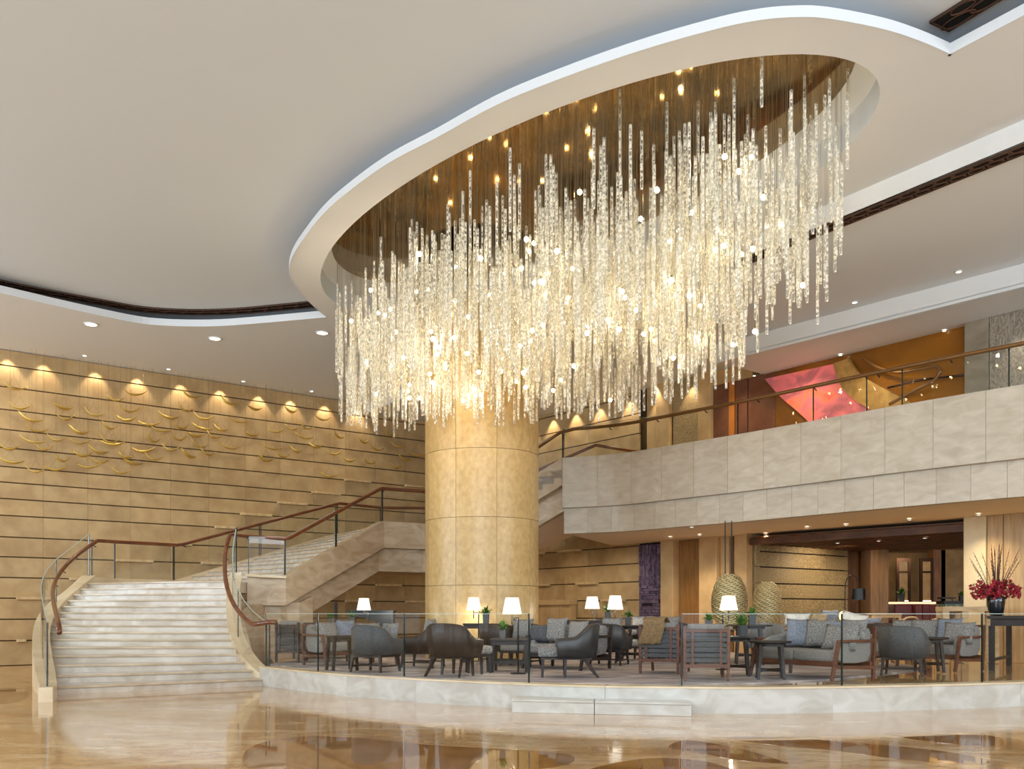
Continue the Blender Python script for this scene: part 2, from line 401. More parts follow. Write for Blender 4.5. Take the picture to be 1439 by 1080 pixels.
# lower ceiling on the right beyond the step
far = [sP, sQ, Vector((10,44)), Vector((30,40)), Vector((30,-8)), Vector((sP.x,-8))]
fA = G(1325,400,7.8).xy; fB = G(1163,443,7.8).xy; fd = (fB-fA).normalized(); f0 = fA-fd*12; f1 = fA+fd*11.6
fn = Vector((fd.y,-fd.x))
if fn.x < 0: fn = -fn
struct('ceiling_right', flat_region([sP, sQ, Vector((0,40)), Vector((30,40)), Vector((30,-8)), Vector((sP.x,-8))], [], 7.8), m_plaster)
sn = Vector((-sd.y, sd.x)); 
struct('trim_6', MB().prism([sP,sQ,sQ-sn*.03,sP-sn*.03], 7.8, 8.1), m_plaster)
kf = (1007-CX)/F; fend = fA+fd*((kf*fA.y-fA.x)/(fd.x-kf*fd.y))
struct('trim_7', MB().prism([f0,fend,fend+fn*.12,f0+fn*.12], 7.42, 7.8), m_plaster)            # fascia
struct('trim_8', MB().prism([f0-fn*.03,fend-fn*.03,fend+fn*.16,f0+fn*.16], 7.36, 7.42), m_white)   # bright bead along it
struct('ceiling_upper_hall', MB().prism([f0,fend,fend+fn*4,f0+fn*4], 7.40, 7.45), m_plaster)
# ------------------------------------------------------------------ raised lounge platform
PZ = .345
basepx = [(367,962.6),(420,970),(485,977.6),(540,982),(598,986.5),(660,990.5),(720,994),(780,997),(845,999.5),(972,1001.5),(1040,1002.3),(1091,1002),(1180,1000.5),(1274,998),(1350,995.5),(1439,992)]
front = [G(x,y,0).xy for x, y in basepx]
fdir = (front[-1]-front[-3]).normalized(); front += [front[-1]+fdir*1.5+Vector((.2,.5)), front[-1]+fdir*3.2+Vector((.6,1.6)), Vector((16.5,19.5)), ]
back = [Vector((16.5,34)), RW(9), RW(0,.05), LW(9.0,.02), LW(7.0,.02), Vector((-6.9,24.0)), Vector((-5.6,22.0)), Vector((-4.9,19.6)), Vector((-4.55,18.3))]
m_plat_floor = mat('lounge_marble_floor', (196,164,118), (166,130,84), 2.2, .05, detail=9, distort=1.2, stretch=(1,1,1), spec=.7)
plat = struct('floor_lounge_platform', MB().prism([p for p in front]+back, .0, PZ-.02), m_trav)
ins = offset(front, .32)
obj('platform_top', flat_region(front+back, [], PZ), m_plat_floor, plat)
# marble facing, one slab after another along the curved front
fr = resample(front, 129)
for i in range(0, 128, 8):
    seg = fr[i:i+9]; o2 = offset(seg, -.03)
    a = seg[0]; seg = [p for p in seg]
    obj('facing_slab', MB().shell(o2, offset(seg, .04), .0, PZ-.012), m_marble, plat)
for i in range(0, 128, 8):
    seg = fr[i:i+9]; obj('edge_slab', MB().shell(offset(seg,-.045), offset(seg,.26), PZ-.012, PZ+.012), m_curb, plat)
# grey patterned carpet
def carpet_material():
    m = mat('grey_wave_carpet', (180,169,164), (140,130,130), .9, .95, detail=3, stretch=(.5,1.6,1), distort=2.2, lo=.42, hi=.55)
    return m
cpx = [(380,936),(430,943),(520,952),(600,956),(720,961),(840,964),(960,964.5),(1060,963),(1160,958),(1240,950),(1300,943)]
cfront = [G(x, y-2.2, PZ).xy for x, y in cpx]
carpet = obj('lounge_carpet', MB().prism(cfront+[Vector((7.6,18.2)),Vector((6.6,22.5)),Vector((2.4,27.5)),Vector((-2.0,28.5)),Vector((-4.6,23)),Vector((-4.5,20))], PZ, PZ+.02), carpet_material())
tag(carpet, 'grey carpet with a wavy pattern covering the raised lounge floor', 'carpet')
CZ = PZ+.02
# single step up to the lounge
st = [G(719,1000.5,0).xy, G(972,1006.5,0).xy]; nn = Vector((.09,.99))
ste = thing('entry_step', 'low pale marble step in front of the lounge platform', 'step', (*st[0],0))
def rel(p, o): return (p[0]-o.location.x, p[1]-o.location.y)
half = st[0].lerp(st[1], .47)
for a, b in ((st[0], half), (half, st[1])):
    e = (b-a).normalized()*.004
    obj('step_block', MB().prism([rel(a+e,ste),rel(b-e,ste),rel(b+nn*.62-e,ste),rel(a+nn*.62+e,ste)], 0, .15), m_marble, ste, bevel=.006)
    obj('tread_slab', MB().prism([rel(a-nn*.02+e,ste),rel(b-nn*.02-e,ste),rel(b+nn*.62-e,ste),rel(a+nn*.62+e,ste)], .15, .18), m_marble, ste, bevel=.006)

# ------------------------------------------------------------------ the great column
CC = Vector((-.66,21.0)); CR = 1.247
col = struct('pillar', MB().lathe([(CR-.05,PZ+.021),(CR-.05,8.1)], 48, (CC.x,CC.y,0)), m_stone_back)
zc = [PZ+.02,1.93,3.35,4.78,6.3,8.08]; nseg = 9
for j in range(5):
    v0 = zc[j]+.004; v1 = zc[j+1]-.004
    mbp = MB(); a0 = .003; a1 = 2*PI/nseg-.003; K = 8
    out = [Vector((CR*math.cos(a0+(a1-a0)*k/K), CR*math.sin(a0+(a1-a0)*k/K))) for k in range(K+1)]
    inn = [p*((CR-.05)/CR) for p in out]
    mbp.shell(out, inn, v0, v1); me = mesh(mbp, 'column_panel', m_column, smooth=True)
    for i in range(nseg):
        obj('column_panel', me, m_column, col, loc=(CC.x,CC.y,0), rz=2*PI*i/nseg-1.99)

# ------------------------------------------------------------------ grand staircase
HR = .137
KL = [-2.4,0,3,5,8,12,15]; PL = [(-6.98,14.45),(-7.46,15.75),(-8.69,17.9),(-9.44,19.4),(-9.98,20.95),(-10.15,22.0),(-9.93,22.75)]
KR = [-1,0,1,3,5,8,11,15]; PR = [(-4.25,17.25),(-4.68,17.8),(-4.92,18.1),(-5.32,18.6),(-5.64,19.15),(-5.93,19.8),(-6.08,20.3),(-6.14,20.85)]
def fit(Kk, P, dg):
    P = np.array(P); return np.polyfit(Kk, P[:,0], dg), np.polyfit(Kk, P[:,1], dg)
cl, cr = fit(KL, PL, 4), fit(KR, PR, 4)
Lk = lambda k: Vector((np.polyval(cl[0],k), np.polyval(cl[1],k))); Rk = lambda k: Vector((np.polyval(cr[0],k), np.polyval(cr[1],k)))
stair = thing('grand_staircase', 'sweeping pale marble staircase with glass balustrades and walnut handrails', 'staircase')
def step_obj(a, b, c, d, z, h, over=.035):
    # a-b front edge (left, right), d-c back edge
    m = MB(); n1 = (a-d).normalized()*over; n2 = (b-c).normalized()*over
    m.prism([a,b,c,d], z-h-.06, z-.05); m.prism([a-n1*.3,b-n2*.3,c,d], z-.05, z-.034)
    q = obj('step', m, m_step, stair); obj('tread', MB().prism([a-n1*.6,b-n2*.6,c,d], z-.034, z), m_step, q); obj('nosing', MB().prism([a+n1,b+n2,b-n2*.6,a-n1*.6], z-.032, z+.001), m_nosing, q)
for k in range(1, 16):
    step_obj(Lk(k-1), Rk(k-1), Rk(k)+(Rk(k)-Rk(k-1))*.4, Lk(k)+(Lk(k)-Lk(k-1))*.2, k*HR, HR)
Z1 = 15*HR; Z2 = 26*HR; ZF = 36*HR
NB, NT = Vector((-5.27,22.1)), Vector((-3.35,24.6)); WB, WT = Vector((-8.75,24.85)), Vector((-5.1,28.2))
lc = Vector((-6.05,22.0))
land1 = [Lk(15), Vector((-9.75,23.6)), WB, NB, lc, Rk(15)]
obj('landing', MB().prism(land1, Z1-.25, Z1-.002), m_step, stair)
for k in range(1, 12):
    t0 = (k-1)/11; t1 = min(1, (k+.35)/11)
    step_obj(WB.lerp(WT,t0), NB.lerp(NT,t0), NB.lerp(NT,t1), WB.lerp(WT,t1), Z1+k*HR, HR)
Q0, Q1, Q2, Q3 = Vector((-2.28,25.2)), Vector((-1.5,25.3)), Vector((1.25,23.85)), Vector((3.0,27.3))
P3 = Vector((.1,28.9)); P4 = Vector((-4.0,29.4))
obj('landing', MB().prism([NT,Q0,Q1,P3,P4,WT], Z2-.25, Z2), m_step, stair)
for k in range(1, 11):
    t0 = (k-1)/10; t1 = min(1,(k+.3)/10)
    step_obj(Q1.lerp(Q2,t0), P3.lerp(Q3,t0), P3.lerp(Q3,t1), Q1.lerp(Q2,t1), Z2+k*HR, HR)
def band(path, zt, zb, d0, d1, name, m, parent=None):
    p = [Vector(q[:2]) for q in path]
    obj(name, MB().shell(offset(p,d0), offset(p,d1), zb, zt), m, parent or stair)
# left curb
ks = [-2.4+.6*i for i in range(30)]; ks = [k for k in ks if k <= 15.01]
lin_path = [Lk(k) for k in ks]
lo_w = [.20+.12*min(1,max(0,(k+2.4)/4)) for k in ks]
louter = [p+ (o-p)*w for p, o, w in zip(lin_path, offset(lin_path, 1), lo_w)]
lzt = [max(.225, k*HR+.19) for k in ks]
obj('curb', MB().shell(louter, lin_path, 0.0, lzt), m_curb, stair)
# curb at the back of the first landing and on the wall side of the second flight
def curb_run(pts, zs, w, name='curb', m=m_curb, zdrop=.45):
    p = [Vector(q) for q in pts]; obj(name, MB().shell(offset(p,w), offset(p,0), [z-zdrop for z in zs], zs), m, stair)
curb_run([Lk(15), Vector((-9.75,23.6)), WB], [Z1+.15]*3, .25)
curb_run([WB, WT], [Z1+.15,Z2+.15], .25)
curb_run([WT, P4], [Z2+.15]*2, .25)
# right curb
ks2 = [-1+.5*i for i in range(33)]; rin = [Rk(k) for k in ks2]; rout = offset(rin, -.27); rzt = [max(.10, k*HR+.19) if k > -.6 else .20 for k in ks2]
obj('curb', MB().shell(rin, rout, 0.0, rzt), m_curb, stair)
curb_run([lc+Vector((.02,-.1)), lc+Vector((.25,-.12)), NB], [Z1+.19,Z1+.17,Z1+.15], -.26, zdrop=.06)
# outer stringers: a proud upper band and a recessed lower band, then a soffit
sp = [lc+Vector((0,-.22)), NB+Vector((.05,-.1)), NT+Vector((.06,-.06)), Q0, Q1, Q2]
szt = [Z1+.15, Z1+.15, Z2+.15, Z2+.15, Z2+.15, 5.23]
band(sp, szt, [z-.68 for z in szt], 0, .3, 'stringer', m_trav_warm)
lowz = [z-1.28 for z in szt]
band(sp, [z-.66 for z in szt], lowz, .22, .45, 'lower_stringer', m_trav_warm)
so = offset(sp, .3); si = [Vector((-7.2,24.0)), Vector((-7.6,24.6)), Vector((-5.0,27.9)), Vector((-4.0,29.0)), Vector((-1.0,28.7)), Vector((2.8,27.2))]
vv = [(*p,z+.06) for p, z in zip(so, lowz)]+[(*p,z+.06) for p, z in zip(si, lowz)]
obj('soffit', MB().add(vv, [(i,i+1,7+i,6+i) for i in range(5)]), m_plaster_warm, stair)
# wall that carries the landing
sw = [Rk(3)+Vector((.28,.0)), Rk(9)+Vector((.32,.15)), Vector((-5.72,22.05)), Vector((-5.0,22.45)), Vector((-4.75,22.75))]
obj('landing_wall', MB().shell(sw, offset(sw,.3), 0, [.55,1.2,1.6,1.6,1.75]), m_trav_warm, stair)
# glass balustrades and handrails
def rail_tube(pts, r=.045, n=8, parent=None, name='handrail', m=None):
    return obj(name, MB().tube(pts, r, n), m or m_rail, parent or stair, smooth='all')
def glass_panel(path, zb, zt, parent, name='glass_panel', edges=(True,True), th=.016):
    p = [Vector(q[:2]) for q in path]; o = offset(p, th/2); i = offset(p, -th/2)
    g = obj(name, MB().shell(o, i, zb, zt), m_glass, parent)
    zl = zt if hasattr(zt,'__len__') else [zt]*len(p); obj('top_edge', MB().shell(offset(p,th/2+.001), offset(p,-th/2-.001), [z-.006 for z in zl], [z+.001 for z in zl]), m_glass_top, g)
    for e, k in ((edges[0],0),(edges[1],len(p)-1)):
        if not e: continue
        z0 = zb[k] if hasattr(zb,'__len__') else zb; z1 = zt[k] if hasattr(zt,'__len__') else zt
        t = (p[min(1,len(p)-1)]-p[0]).normalized() if k == 0 else (p[-1]-p[-2]).normalized()
        obj('panel_edge', MB().bar((*p[k],z0),(*p[k],z1), th+.006, .018, up=(t.x,t.y,0)), m_glass_edge, g)
    return g
def bracket(p, q, parent): obj('rail_bracket', MB().tube([p, (p[0],p[1],p[2]-.05), (q[0],q[1],p[2]-.08)], .012, 5), m_black, parent)
GH = .92
cen = [a.lerp(b,.5) for a, b in zip(louter, lin_path)]
cuts = [1, 8, 14, 21, len(ks)-1]
for a, b in zip(cuts, cuts[1:]):
    glass_panel(cen[a:b+1], [lzt[i]-.02 for i in range(a,b+1)], [lzt[i]+GH+.06 for i in range(a,b+1)], stair, edges=(True, b == cuts[-1]))
hl = []
for i, k in enumerate(ks):
    if k < .3: continue
    hl.append(Vector((*(lin_path[i].lerp(cen[i], -.35)), max(1.08, k*HR+1.02))))
hl[0].z = 1.02
hl += [Vector((-9.78,23.7,Z1+1.06)), Vector((WB.x+.05,WB.y-.1,Z1+1.06)), Vector((*WB.lerp(WT,.04),Z1+1.1)), Vector((*WB.lerp(WT,.97),Z2+.99)), Vector((*WT,Z2+1.03)), Vector((*P4,Z2+1.03)), Vector((-1.0,29.6,Z2+1.03))]
rail_tube(hl)
wside = [Lk(15)+Vector((-.1,.05)), Vector((-9.85,23.65)), WB+Vector((-.08,.08)), WB.lerp(WT,.5)+Vector((-.08,.08)), WT+Vector((-.08,.08)), P4+Vector((-.05,.1))]
wz = [Z1+.13,Z1+.13,Z1+.13,(Z1+Z2)/2+.13,Z2+.13,Z2+.13]
for i in range(5): glass_panel([wside[i], wside[i].lerp(wside[i+1],.5), wside[i+1]-(wside[i+1]-wside[i])*.02], [wz[i],(wz[i]+wz[i+1])/2,wz[i+1]], [wz[i]+GH,(wz[i]+wz[i+1])/2+GH,wz[i+1]+GH], stair)
cenr = [a.lerp(b,.5) for a, b in zip(rin, rout)]
cu = [2, 12, 22, 32]
for a, b in zip(cu, cu[1:]): glass_panel(cenr[a:b+1], [rzt[i]-.02 for i in range(a,b+1)], [rzt[i]+GH+.04 for i in range(a,b+1)], stair, edges=(True, b == 32))
near = [lc+Vector((0,-.1)), NB+Vector((0,.05)), NB.lerp(NT,.5)+Vector((0,.06)), NT+Vector((0,.1)), Q0+Vector((0,.14)), Q1+Vector((0,.14)), Q1.lerp(Q2,.5)+Vector((.05,.14)), Q2+Vector((.05,.14))]
nz_ = [Z1+.13,Z1+.13,(Z1+Z2)/2+.13,Z2+.13,Z2+.13,Z2+.13,(Z2+.15+5.23)/2,5.21]
for i in range(7): glass_panel([near[i], near[i].lerp(near[i+1],.5), near[i+1]-(near[i+1]-near[i])*.02], [nz_[i],(nz_[i]+nz_[i+1])/2,nz_[i+1]], [nz_[i]+GH-.1*(i>4),(nz_[i]+nz_[i+1])/2+GH-.1*(i>4),nz_[i+1]+GH-.2*(i>4)], stair)
hr = []
for i, k in enumerate(ks2):
    if k < -.2: continue
    hr.append(Vector((*(rin[i].lerp(cenr[i], -.2)), max(1.14, k*HR+1.0))))
hr[0] = Vector((-4.52,17.75,1.18)); hr.insert(0, Vector((-4.38,17.72,1.18)))
hr += [Vector((*(lc+Vector((-.05,-.02))),Z1+1.06)), Vector((*NB,Z1+1.02)), Vector((*NB.lerp(NT,.05),Z1+1.05)), Vector((*NB.lerp(NT,.97),Z2+.97)), Vector((*NT,Z2+1.0)), Vector((*Q0,Z2+1.0)), Vector((*Q1,Z2+1.0)), Vector((*Q1.lerp(Q2,.1),Z2+1.02))]
rail_tube(hr)
for p in hl[3:-1:4]+hr[4:-1:4]: bracket(p, (p.x+.05,p.y+.05), stair)
# far rail of the last flight, seen above the balcony
fr2 = [Vector((.1,28.2,4.95)), Vector((.78,27.3,5.45)), Vector((2.33,26.6,6.03)), Vector((3.5,27.6,6.03)), Vector((4.6,28.2,6.03))]
rail_tube(fr2)
glass_panel([p.xy for p in fr2], [p.z-.95 for p in fr2], [p.z for p in fr2], stair)

# ------------------------------------------------------------------ balcony
bpx = [(790,643),(840,639.6),(887,634.5),(957,623),(1027,611.5),(1120,595),(1207,579),(1333,557),(1439,539.5)]
bal = [Vector(p[:2]) for p in spline([G(x,y,5.23) for x, y in bpx],4)]; bal += [bal[-1]+(bal[-1]-bal[-2]).normalized()*4]
balc = struct('floor_balcony', MB().prism(offset(bal,.3)+[Vector((17,24)), RW(13,-2), RW(6.5,-.2)], 3.36, 4.9), m_plaster_warm)
bs = resample(bal, 97)
def clad(path, n, d0, d1, z0, z1, name, m, parent, gap=.0):
    k = (len(path)-1)//n
    A, B = offset(path,d0), offset(path,d1)
    for i in range(n):
        u, w = A[i*k:(i+1)*k+1], B[i*k:(i+1)*k+1]; L = max(.02,(u[1]-u[0]).length); u[0] = u[0].lerp(u[1], .006/L); w[0] = w[0].lerp(w[1], .006/L)
        obj(name, MB().shell(u, w, z0, z1), m, parent)
clad(bs, 16, 0, .24, 3.98, 5.23, 'parapet_slab', m_trav, balc)
clad(bs, 24, .13, .34, 3.345, 3.98, 'fascia_slab', m_trav, balc)
obj('end_slab', MB().prism([bal[0]+Vector((.0,.02)), bal[0]+Vector((.25,.12)), bal[0]+Vector((1.4,2.6)), bal[0]+Vector((1.1,2.7))], 3.98, 5.23), m_trav, balc)
balg = thing('balcony_balustrade', 'clear glass balustrade with bronze brown handrail on the stone balcony parapet', 'balustrade')
gx = [790,945,1037,1143,1218,1268,1418,1470]
gl = offset(bs, .12)
def at_px(path, px):
    if px <= CX+F*path[0].x/path[0].y: return path[0].copy()
    for a, b in zip(path, path[1:]):
        fa = CX+F*a.x/a.y; fb = CX+F*b.x/b.y
        if fa <= px <= fb: return a.lerp(b, (px-fa)/(fb-fa))
    return path[-1]
m_rail2 = mat('bronze_brown_rail', (128,92,52), None, rough=.3, metal=.3)
for a, b in zip(gx, gx[1:]):
    p, q = at_px(gl,a), at_px(gl,b); glass_panel([p, p.lerp(q,.5), q-(q-p)*.01], 5.2, 5.98, balg, edges=(True,False))
rp_ = [Vector((*p,5.93)) for p in offset(bs,.02)]
rail_tube([Vector((.62,24.05,5.5)), Vector((1.2,23.85,5.86))]+rp_[2:], .04, 8, balg, m=m_rail2)
for i in range(8, 90, 9): bracket(rp_[i], (rp_[i].x+.06, rp_[i].y+.06), balg)

# ------------------------------------------------------------------ glass screen along the lounge front
gfr = offset(resample(front, 260), .10)
def run(x0, x1, n, label, e=(True,False), zt=1.342):
    p = [at_px(gfr, x0+(x1-x0)*i/n) for i in range(n+1)]; p[-1] = p[-1]+(p[-2]-p[-1])*.03
    tag(glass_panel(p, PZ+.012, zt, None, 'glass_screen', edges=e), label, 'glass screen')
run(372,447,6,'clear glass panel of the lounge screen, next to the staircase'); run(447,568,7,'clear glass panel of the lounge screen before the tapered side table')
run(568,744,8,'long clear glass panel of the lounge screen before the brown shell chair',(True,True)); run(958,1131,5,'clear glass panel of the lounge screen before the slat backed chairs')
run(1131,1183,3,'narrow clear glass panel of the lounge screen before the nearest sofa',(False,False)); run(1183,1380,6,'clear glass panel of the lounge screen before the right hand armchair'); run(1380,1500,4,'clear glass panel of the lounge screen before the black console')
# ------------------------------------------------------------------ lounge back wall, upper hall, restaurant
def s_at(px): k = (px-CX)/F; return (33.8*k+1)/(.611+.7915*k)
def RPX(px, py, d=0):
    s = s_at(px); p = RW(s, d); k = (px-CX)/F
    Y = (p.x*0+RW(s).y); return Vector((*p, EYE+(HOR-py)/F*p.y)), s
Rang = math.atan2(Rd.y, Rd.x)
m_wood = mat('oak_veneer', (158,112,56), (130,90,42), 2.5, .45, stretch=(6,6,.6), detail=6)
m_wood_dark = mat('brown_veneer', (128,86,52), (98,64,38), 2.5, .45, stretch=(6,6,.6), detail=6)
m_pil = mat('honey_pilaster_stone', (214,180,128), (194,158,108), 2, .5, detail=6)
m_goldtex = mat('gold_textured_wall', (192,168,122), (132,110,74), 42, .45, detail=4, bump=.5, bscale=55, rand=.05, lo=.4, hi=.6)
m_slate = mat('purple_slate', (128,108,128), (84,66,84), 9, .6, rand=.35, detail=6, bump=.2)
m_slate_dark = mat('slate_recess', (44,26,34), None, rough=.9)
m_amber = mat('amber_glass_wall', (156,100,26), (120,74,18), .8, .10, detail=3, spec=.6)
m_amber_red = mat('russet_wall', (128,82,58), (104,62,44), 1.5, .25, detail=4)
m_orange = mat('orange_strip', (186,112,40), None, rough=.4)
lb = struct('wall_lounge', MB().prism([RW(8.82),RW(11.75),RW(11.75,-.3),RW(8.82,-.3)], 0, 8.0), m_pil)
def rpanel(name, x0, x1, d, z0, z1, m, parent=lb):
    s0, s1 = s_at(x0), s_at(x1)
    return obj(name, MB().box(.008, s1-s0-.008, -d, -.001, z0, z1), m, parent, bevel=.008, seg=1, loc=(*RW(s0), 0), rz=Rang)
for x0, x1, d, m in [(938,956,.30,m_pil),(956,993,.06,m_wood),(993,1018,.32,m_pil),(1018,1031,.18,m_pil),(1031,1040,.05,m_wood_dark),(1040,1058,.25,m_pil)]:
    rpanel('pilaster', x0, x1, d, PZ, 3.36, m)
for x0, x1, d, m in [(928,947,.2,m_pil),(947,987,.05,m_goldtex),(987,1005,.2,m_pil)]:
    rpanel('pilaster', x0, x1, d, 4.9, 7.8, m)
struct('wall_upper', MB().prism([RW(7.75),RW(8.85),RW(8.85,-.28),RW(7.75,-.28)], 3.36, 8.0), m_stone)
# feature of stacked slate
s0, s1 = s_at(901), s_at(937.5)
sl = thing('slate_feature', 'tall feature of stacked purple slate strips beside the honey pilasters', 'wall feature', (*RW(s0),PZ), Rang)
obj('backing', MB().box(0, s1-s0, -.06, 0, 0, 3.0), m_slate_dark, sl)
slm = {}
def slate(x, z, w, h, d):
    k = (round(w,2), round(h,2), round(d,2))
    if k not in slm: slm[k] = mesh(MB().box(0,k[0],-.06-k[2],-.055,0,k[1]), 'stone', m_slate)
    obj('stone', slm[k], m_slate, sl, loc=(x,0,z))
z = .02; wS = s1-s0
while z < 1.75:
    h = rnd.choice([.05,.08,.08,.11]); x = .12
    while x < wS-.05:
        w = rnd.choice([.16,.24,.32,.42]); w = min(w, wS-x)
        if rnd.random() < .93: slate(x, z, w-.012, h-.012, rnd.choice([.02,.04,.07]))
        x += w
    z += h
x = .02
while x < wS-.04:
    w = rnd.choice([.06,.08,.1]); z = 1.78
    while z < 2.95:
        h = min(rnd.choice([.3,.45,.6]), 2.97-z); slate(x, z, w-.01, h-.012, rnd.choice([.02,.04,.06])); z += h
    x += w
slate(.01, 0, .09, 1.75, .03)
# gold textured wall that runs back from the pilasters
GA = RW(11.75)
gw = struct('wall_gold', MB().prism([GA, GA+Ld*4.1, GA+Ld*4.1-Ln*.3, GA-Ln*.3], 0, 3.6), m_slate_dark)
panelled(gw, GA+Ln*.05, Ld, 0, 4.1, 4, [PZ,.9,1.33,1.73,2.12,2.54,2.94,3.3], m_goldtex, t=.05)
# upper hall: amber wall with a reflection built on it as coloured shapes
ub = struct('wall_amber', MB().prism([RW(s_at(1005)), RW(s_at(1362)), RW(s_at(1362),-.2), RW(s_at(1005),-.2)], 4.9, 7.42), m_amber)
rpanel('amber_panel', 1005, 1027, .08, 4.9, 7.4, m_amber_red, ub); rpanel('amber_panel', 1027, 1035, .1, 4.9, 7.4, m_orange, ub); rpanel('amber_panel', 1035, 1052, .06, 4.9, 7.4, m_amber_red, ub)
rpanel('amber_panel', 1052, 1090, .03, 4.9, 7.4, m_amber_red, ub)
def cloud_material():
    m = mat('sunset_cloud_reflection', (236,100,84), (176,96,100), 1.1, .35, detail=9, distort=.5, lo=.38, hi=.62, stretch=(1,1,1.6))
    b = m.node_tree.nodes['Principled BSDF']; b.inputs['Emission Strength'].default_value = .30  # slight glow put into the colours of the reflected cloud
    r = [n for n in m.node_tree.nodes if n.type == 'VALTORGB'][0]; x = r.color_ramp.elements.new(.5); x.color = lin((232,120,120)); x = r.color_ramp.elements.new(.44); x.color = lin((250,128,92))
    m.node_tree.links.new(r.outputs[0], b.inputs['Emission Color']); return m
def wall_shape(name, pts, d0, d1, m, parent=None, n=5):
    p = []
    P0 = RW(10)
    for x, y in pts:
        q, s = RPX(x, y); p.append((s, q.z))
    me = MB(); N_ = len(p)
    v = [(*RW(s,d1), z) for s, z in p]+[(*RW(s,d0), z) for s, z in p]
    me.add(v, [tuple(range(N_)), tuple(range(2*N_-1,N_-1,-1))]+[(i,(i+1) % N_,N_+(i+1) % N_,N_+i) for i in range(N_)])
    return obj(name, me, m, parent)
art = thing('curved_wall_reflection', 'painted reflection of a pink sunset cloud and curved gold band on the amber wall', 'painted reflection')  # reflection in the amber wall, put into coloured panels
lft = spline([(1078,533),(1100,558),(1128,582),(1152,606),(1165,620)], 4); rgt = spline([(1175,512),(1186,543),(1206,563),(1229,577),(1260,600)], 4)
wall_shape('cloud_panel', [tuple(p) for p in lft]+[tuple(p) for p in rgt[::-1]], .03, .10, cloud_material(), art)
m_goldband = mat('gold_band_reflection', (198,158,88), (168,128,66), 6, .5, detail=6)
rg2 = spline([(1196,505),(1213,527),(1243,545),(1277,563),(1310,585)], 4)
wall_shape('gold_panel', [tuple(p) for p in rgt]+[tuple(p) for p in rg2[::-1]], .03, .14, m_goldband, art)
hr_ = thing('upper_handrail_reflection', 'reflection of a looping bronze handrail, modelled on the amber wall of the upper hall', 'handrail')  # rail modelled in place of its reflection in the amber wall
pts = [RPX(x,y,.24)[0] for x, y in [(1258,568),(1290,550),(1318,536),(1327,526),(1329,520),(1322,514),(1304,517),(1270,523),(1240,515),(1222,503)]]
obj('rail', MB().tube(spline(pts,4), .035, 6), m_rail2, hr_, smooth='all')
pts = [RPX(x,y,.22)[0] for x, y in [(1255,545),(1300,534),(1362,527)]]
obj('lower_rail', MB().tube(spline(pts,3), .025, 6), m_bronze, hr_, smooth='all')
# grey stone pier upstairs and the pier below it
m_pier = mat('grey_pier_stone', (158,148,132), (132,122,106), 1.8, .5, detail=8, stretch=(1,1,2))
m_pier_tex = mat('ribbed_grey_stone', (170,160,146), (120,112,100), 16, .55, detail=5, stretch=(1,1,.5), distort=2, bump=1.0, bscale=22)
pu = struct('pillar_upper', MB().prism([RW(s_at(1362)),RW(20.5),RW(20.5,-.3),RW(s_at(1362),-.3)], 4.9, 7.8), m_pier)
rpanel('pier_panel', 1362, 1397, .22, 4.9, 7.6, m_pier, pu); rpanel('pier_panel', 1397, 1475, .22, 4.9, 7.6, m_pier_tex, pu)
pl = struct('pillar_lower', MB().prism([RW(17.25),RW(21),RW(21,-.4),RW(17.25,-.4)], 0, 3.4), m_pil)
m_pilw = mat('pale_wood_cladding', (196,166,122), (172,140,98), 2.5, .5, stretch=(6,6,.5), detail=5)
m_pilb = mat('ivory_pier_stone', (222,204,166), (206,186,146), 2, .5)
rpanel('pier_panel', 1357, 1389, .10, PZ, 3.36, m_pilb, pl); rpanel('pier_panel', 1389, 1412, .07, PZ, 3.36, m_pilw, pl); rpanel('pier_panel', 1412, 1480, .07, PZ, 3.36, m_pilw, pl)
# lounge ceilings behind the balcony
cq = [RW(11.75,.02), RW(21,.02), RW(21,.02)+Ld*14, RW(11.75,.02)+Ld*14]
struct('ceiling_lounge', MB().prism(cq, 3.62, 3.7), m_plaster)
m_cano = mat('dark_wood_slats', (104,66,40), (74,46,28), 3, .5, stretch=(1,1,1), detail=5)
can = thing('wood_canopy', 'dark wood slatted canopy hung under the lounge ceiling', 'canopy', (0,0,0))
c0 = G(1053,764,3.10).xy; c1 = G(1362,744.5,3.10).xy; cdv = (c1-c0); 
obj('front_edge', MB().prism([c0,c1,c1+Ld*.12,c0+Ld*.12], 3.08, 3.24), m_cano, can)
for i in range(1, 16):
    a = c0+Ld*(.12+.36*i); b = c1+Ld*(.12+.36*i)
    obj('slat', MB().prism([a,b,b+Ld*.10,a+Ld*.10], 3.10, 3.2), m_cano, can)
for i in range(11):
    a = c0.lerp(c1, i/10)
    obj('joist', MB().prism([a-cdv.normalized()*.04+Ld*.1,a+cdv.normalized()*.04+Ld*.1,a+cdv.normalized()*.04+Ld*5.7,a-cdv.normalized()*.04+Ld*5.7], 3.14, 3.26), m_cano, can)
obj('backing_board', MB().prism([c0+Ld*.06,c1+Ld*.06,c1+Ld*5.7,c0+Ld*5.7], 3.26, 3.29), m_wood_dark, can)
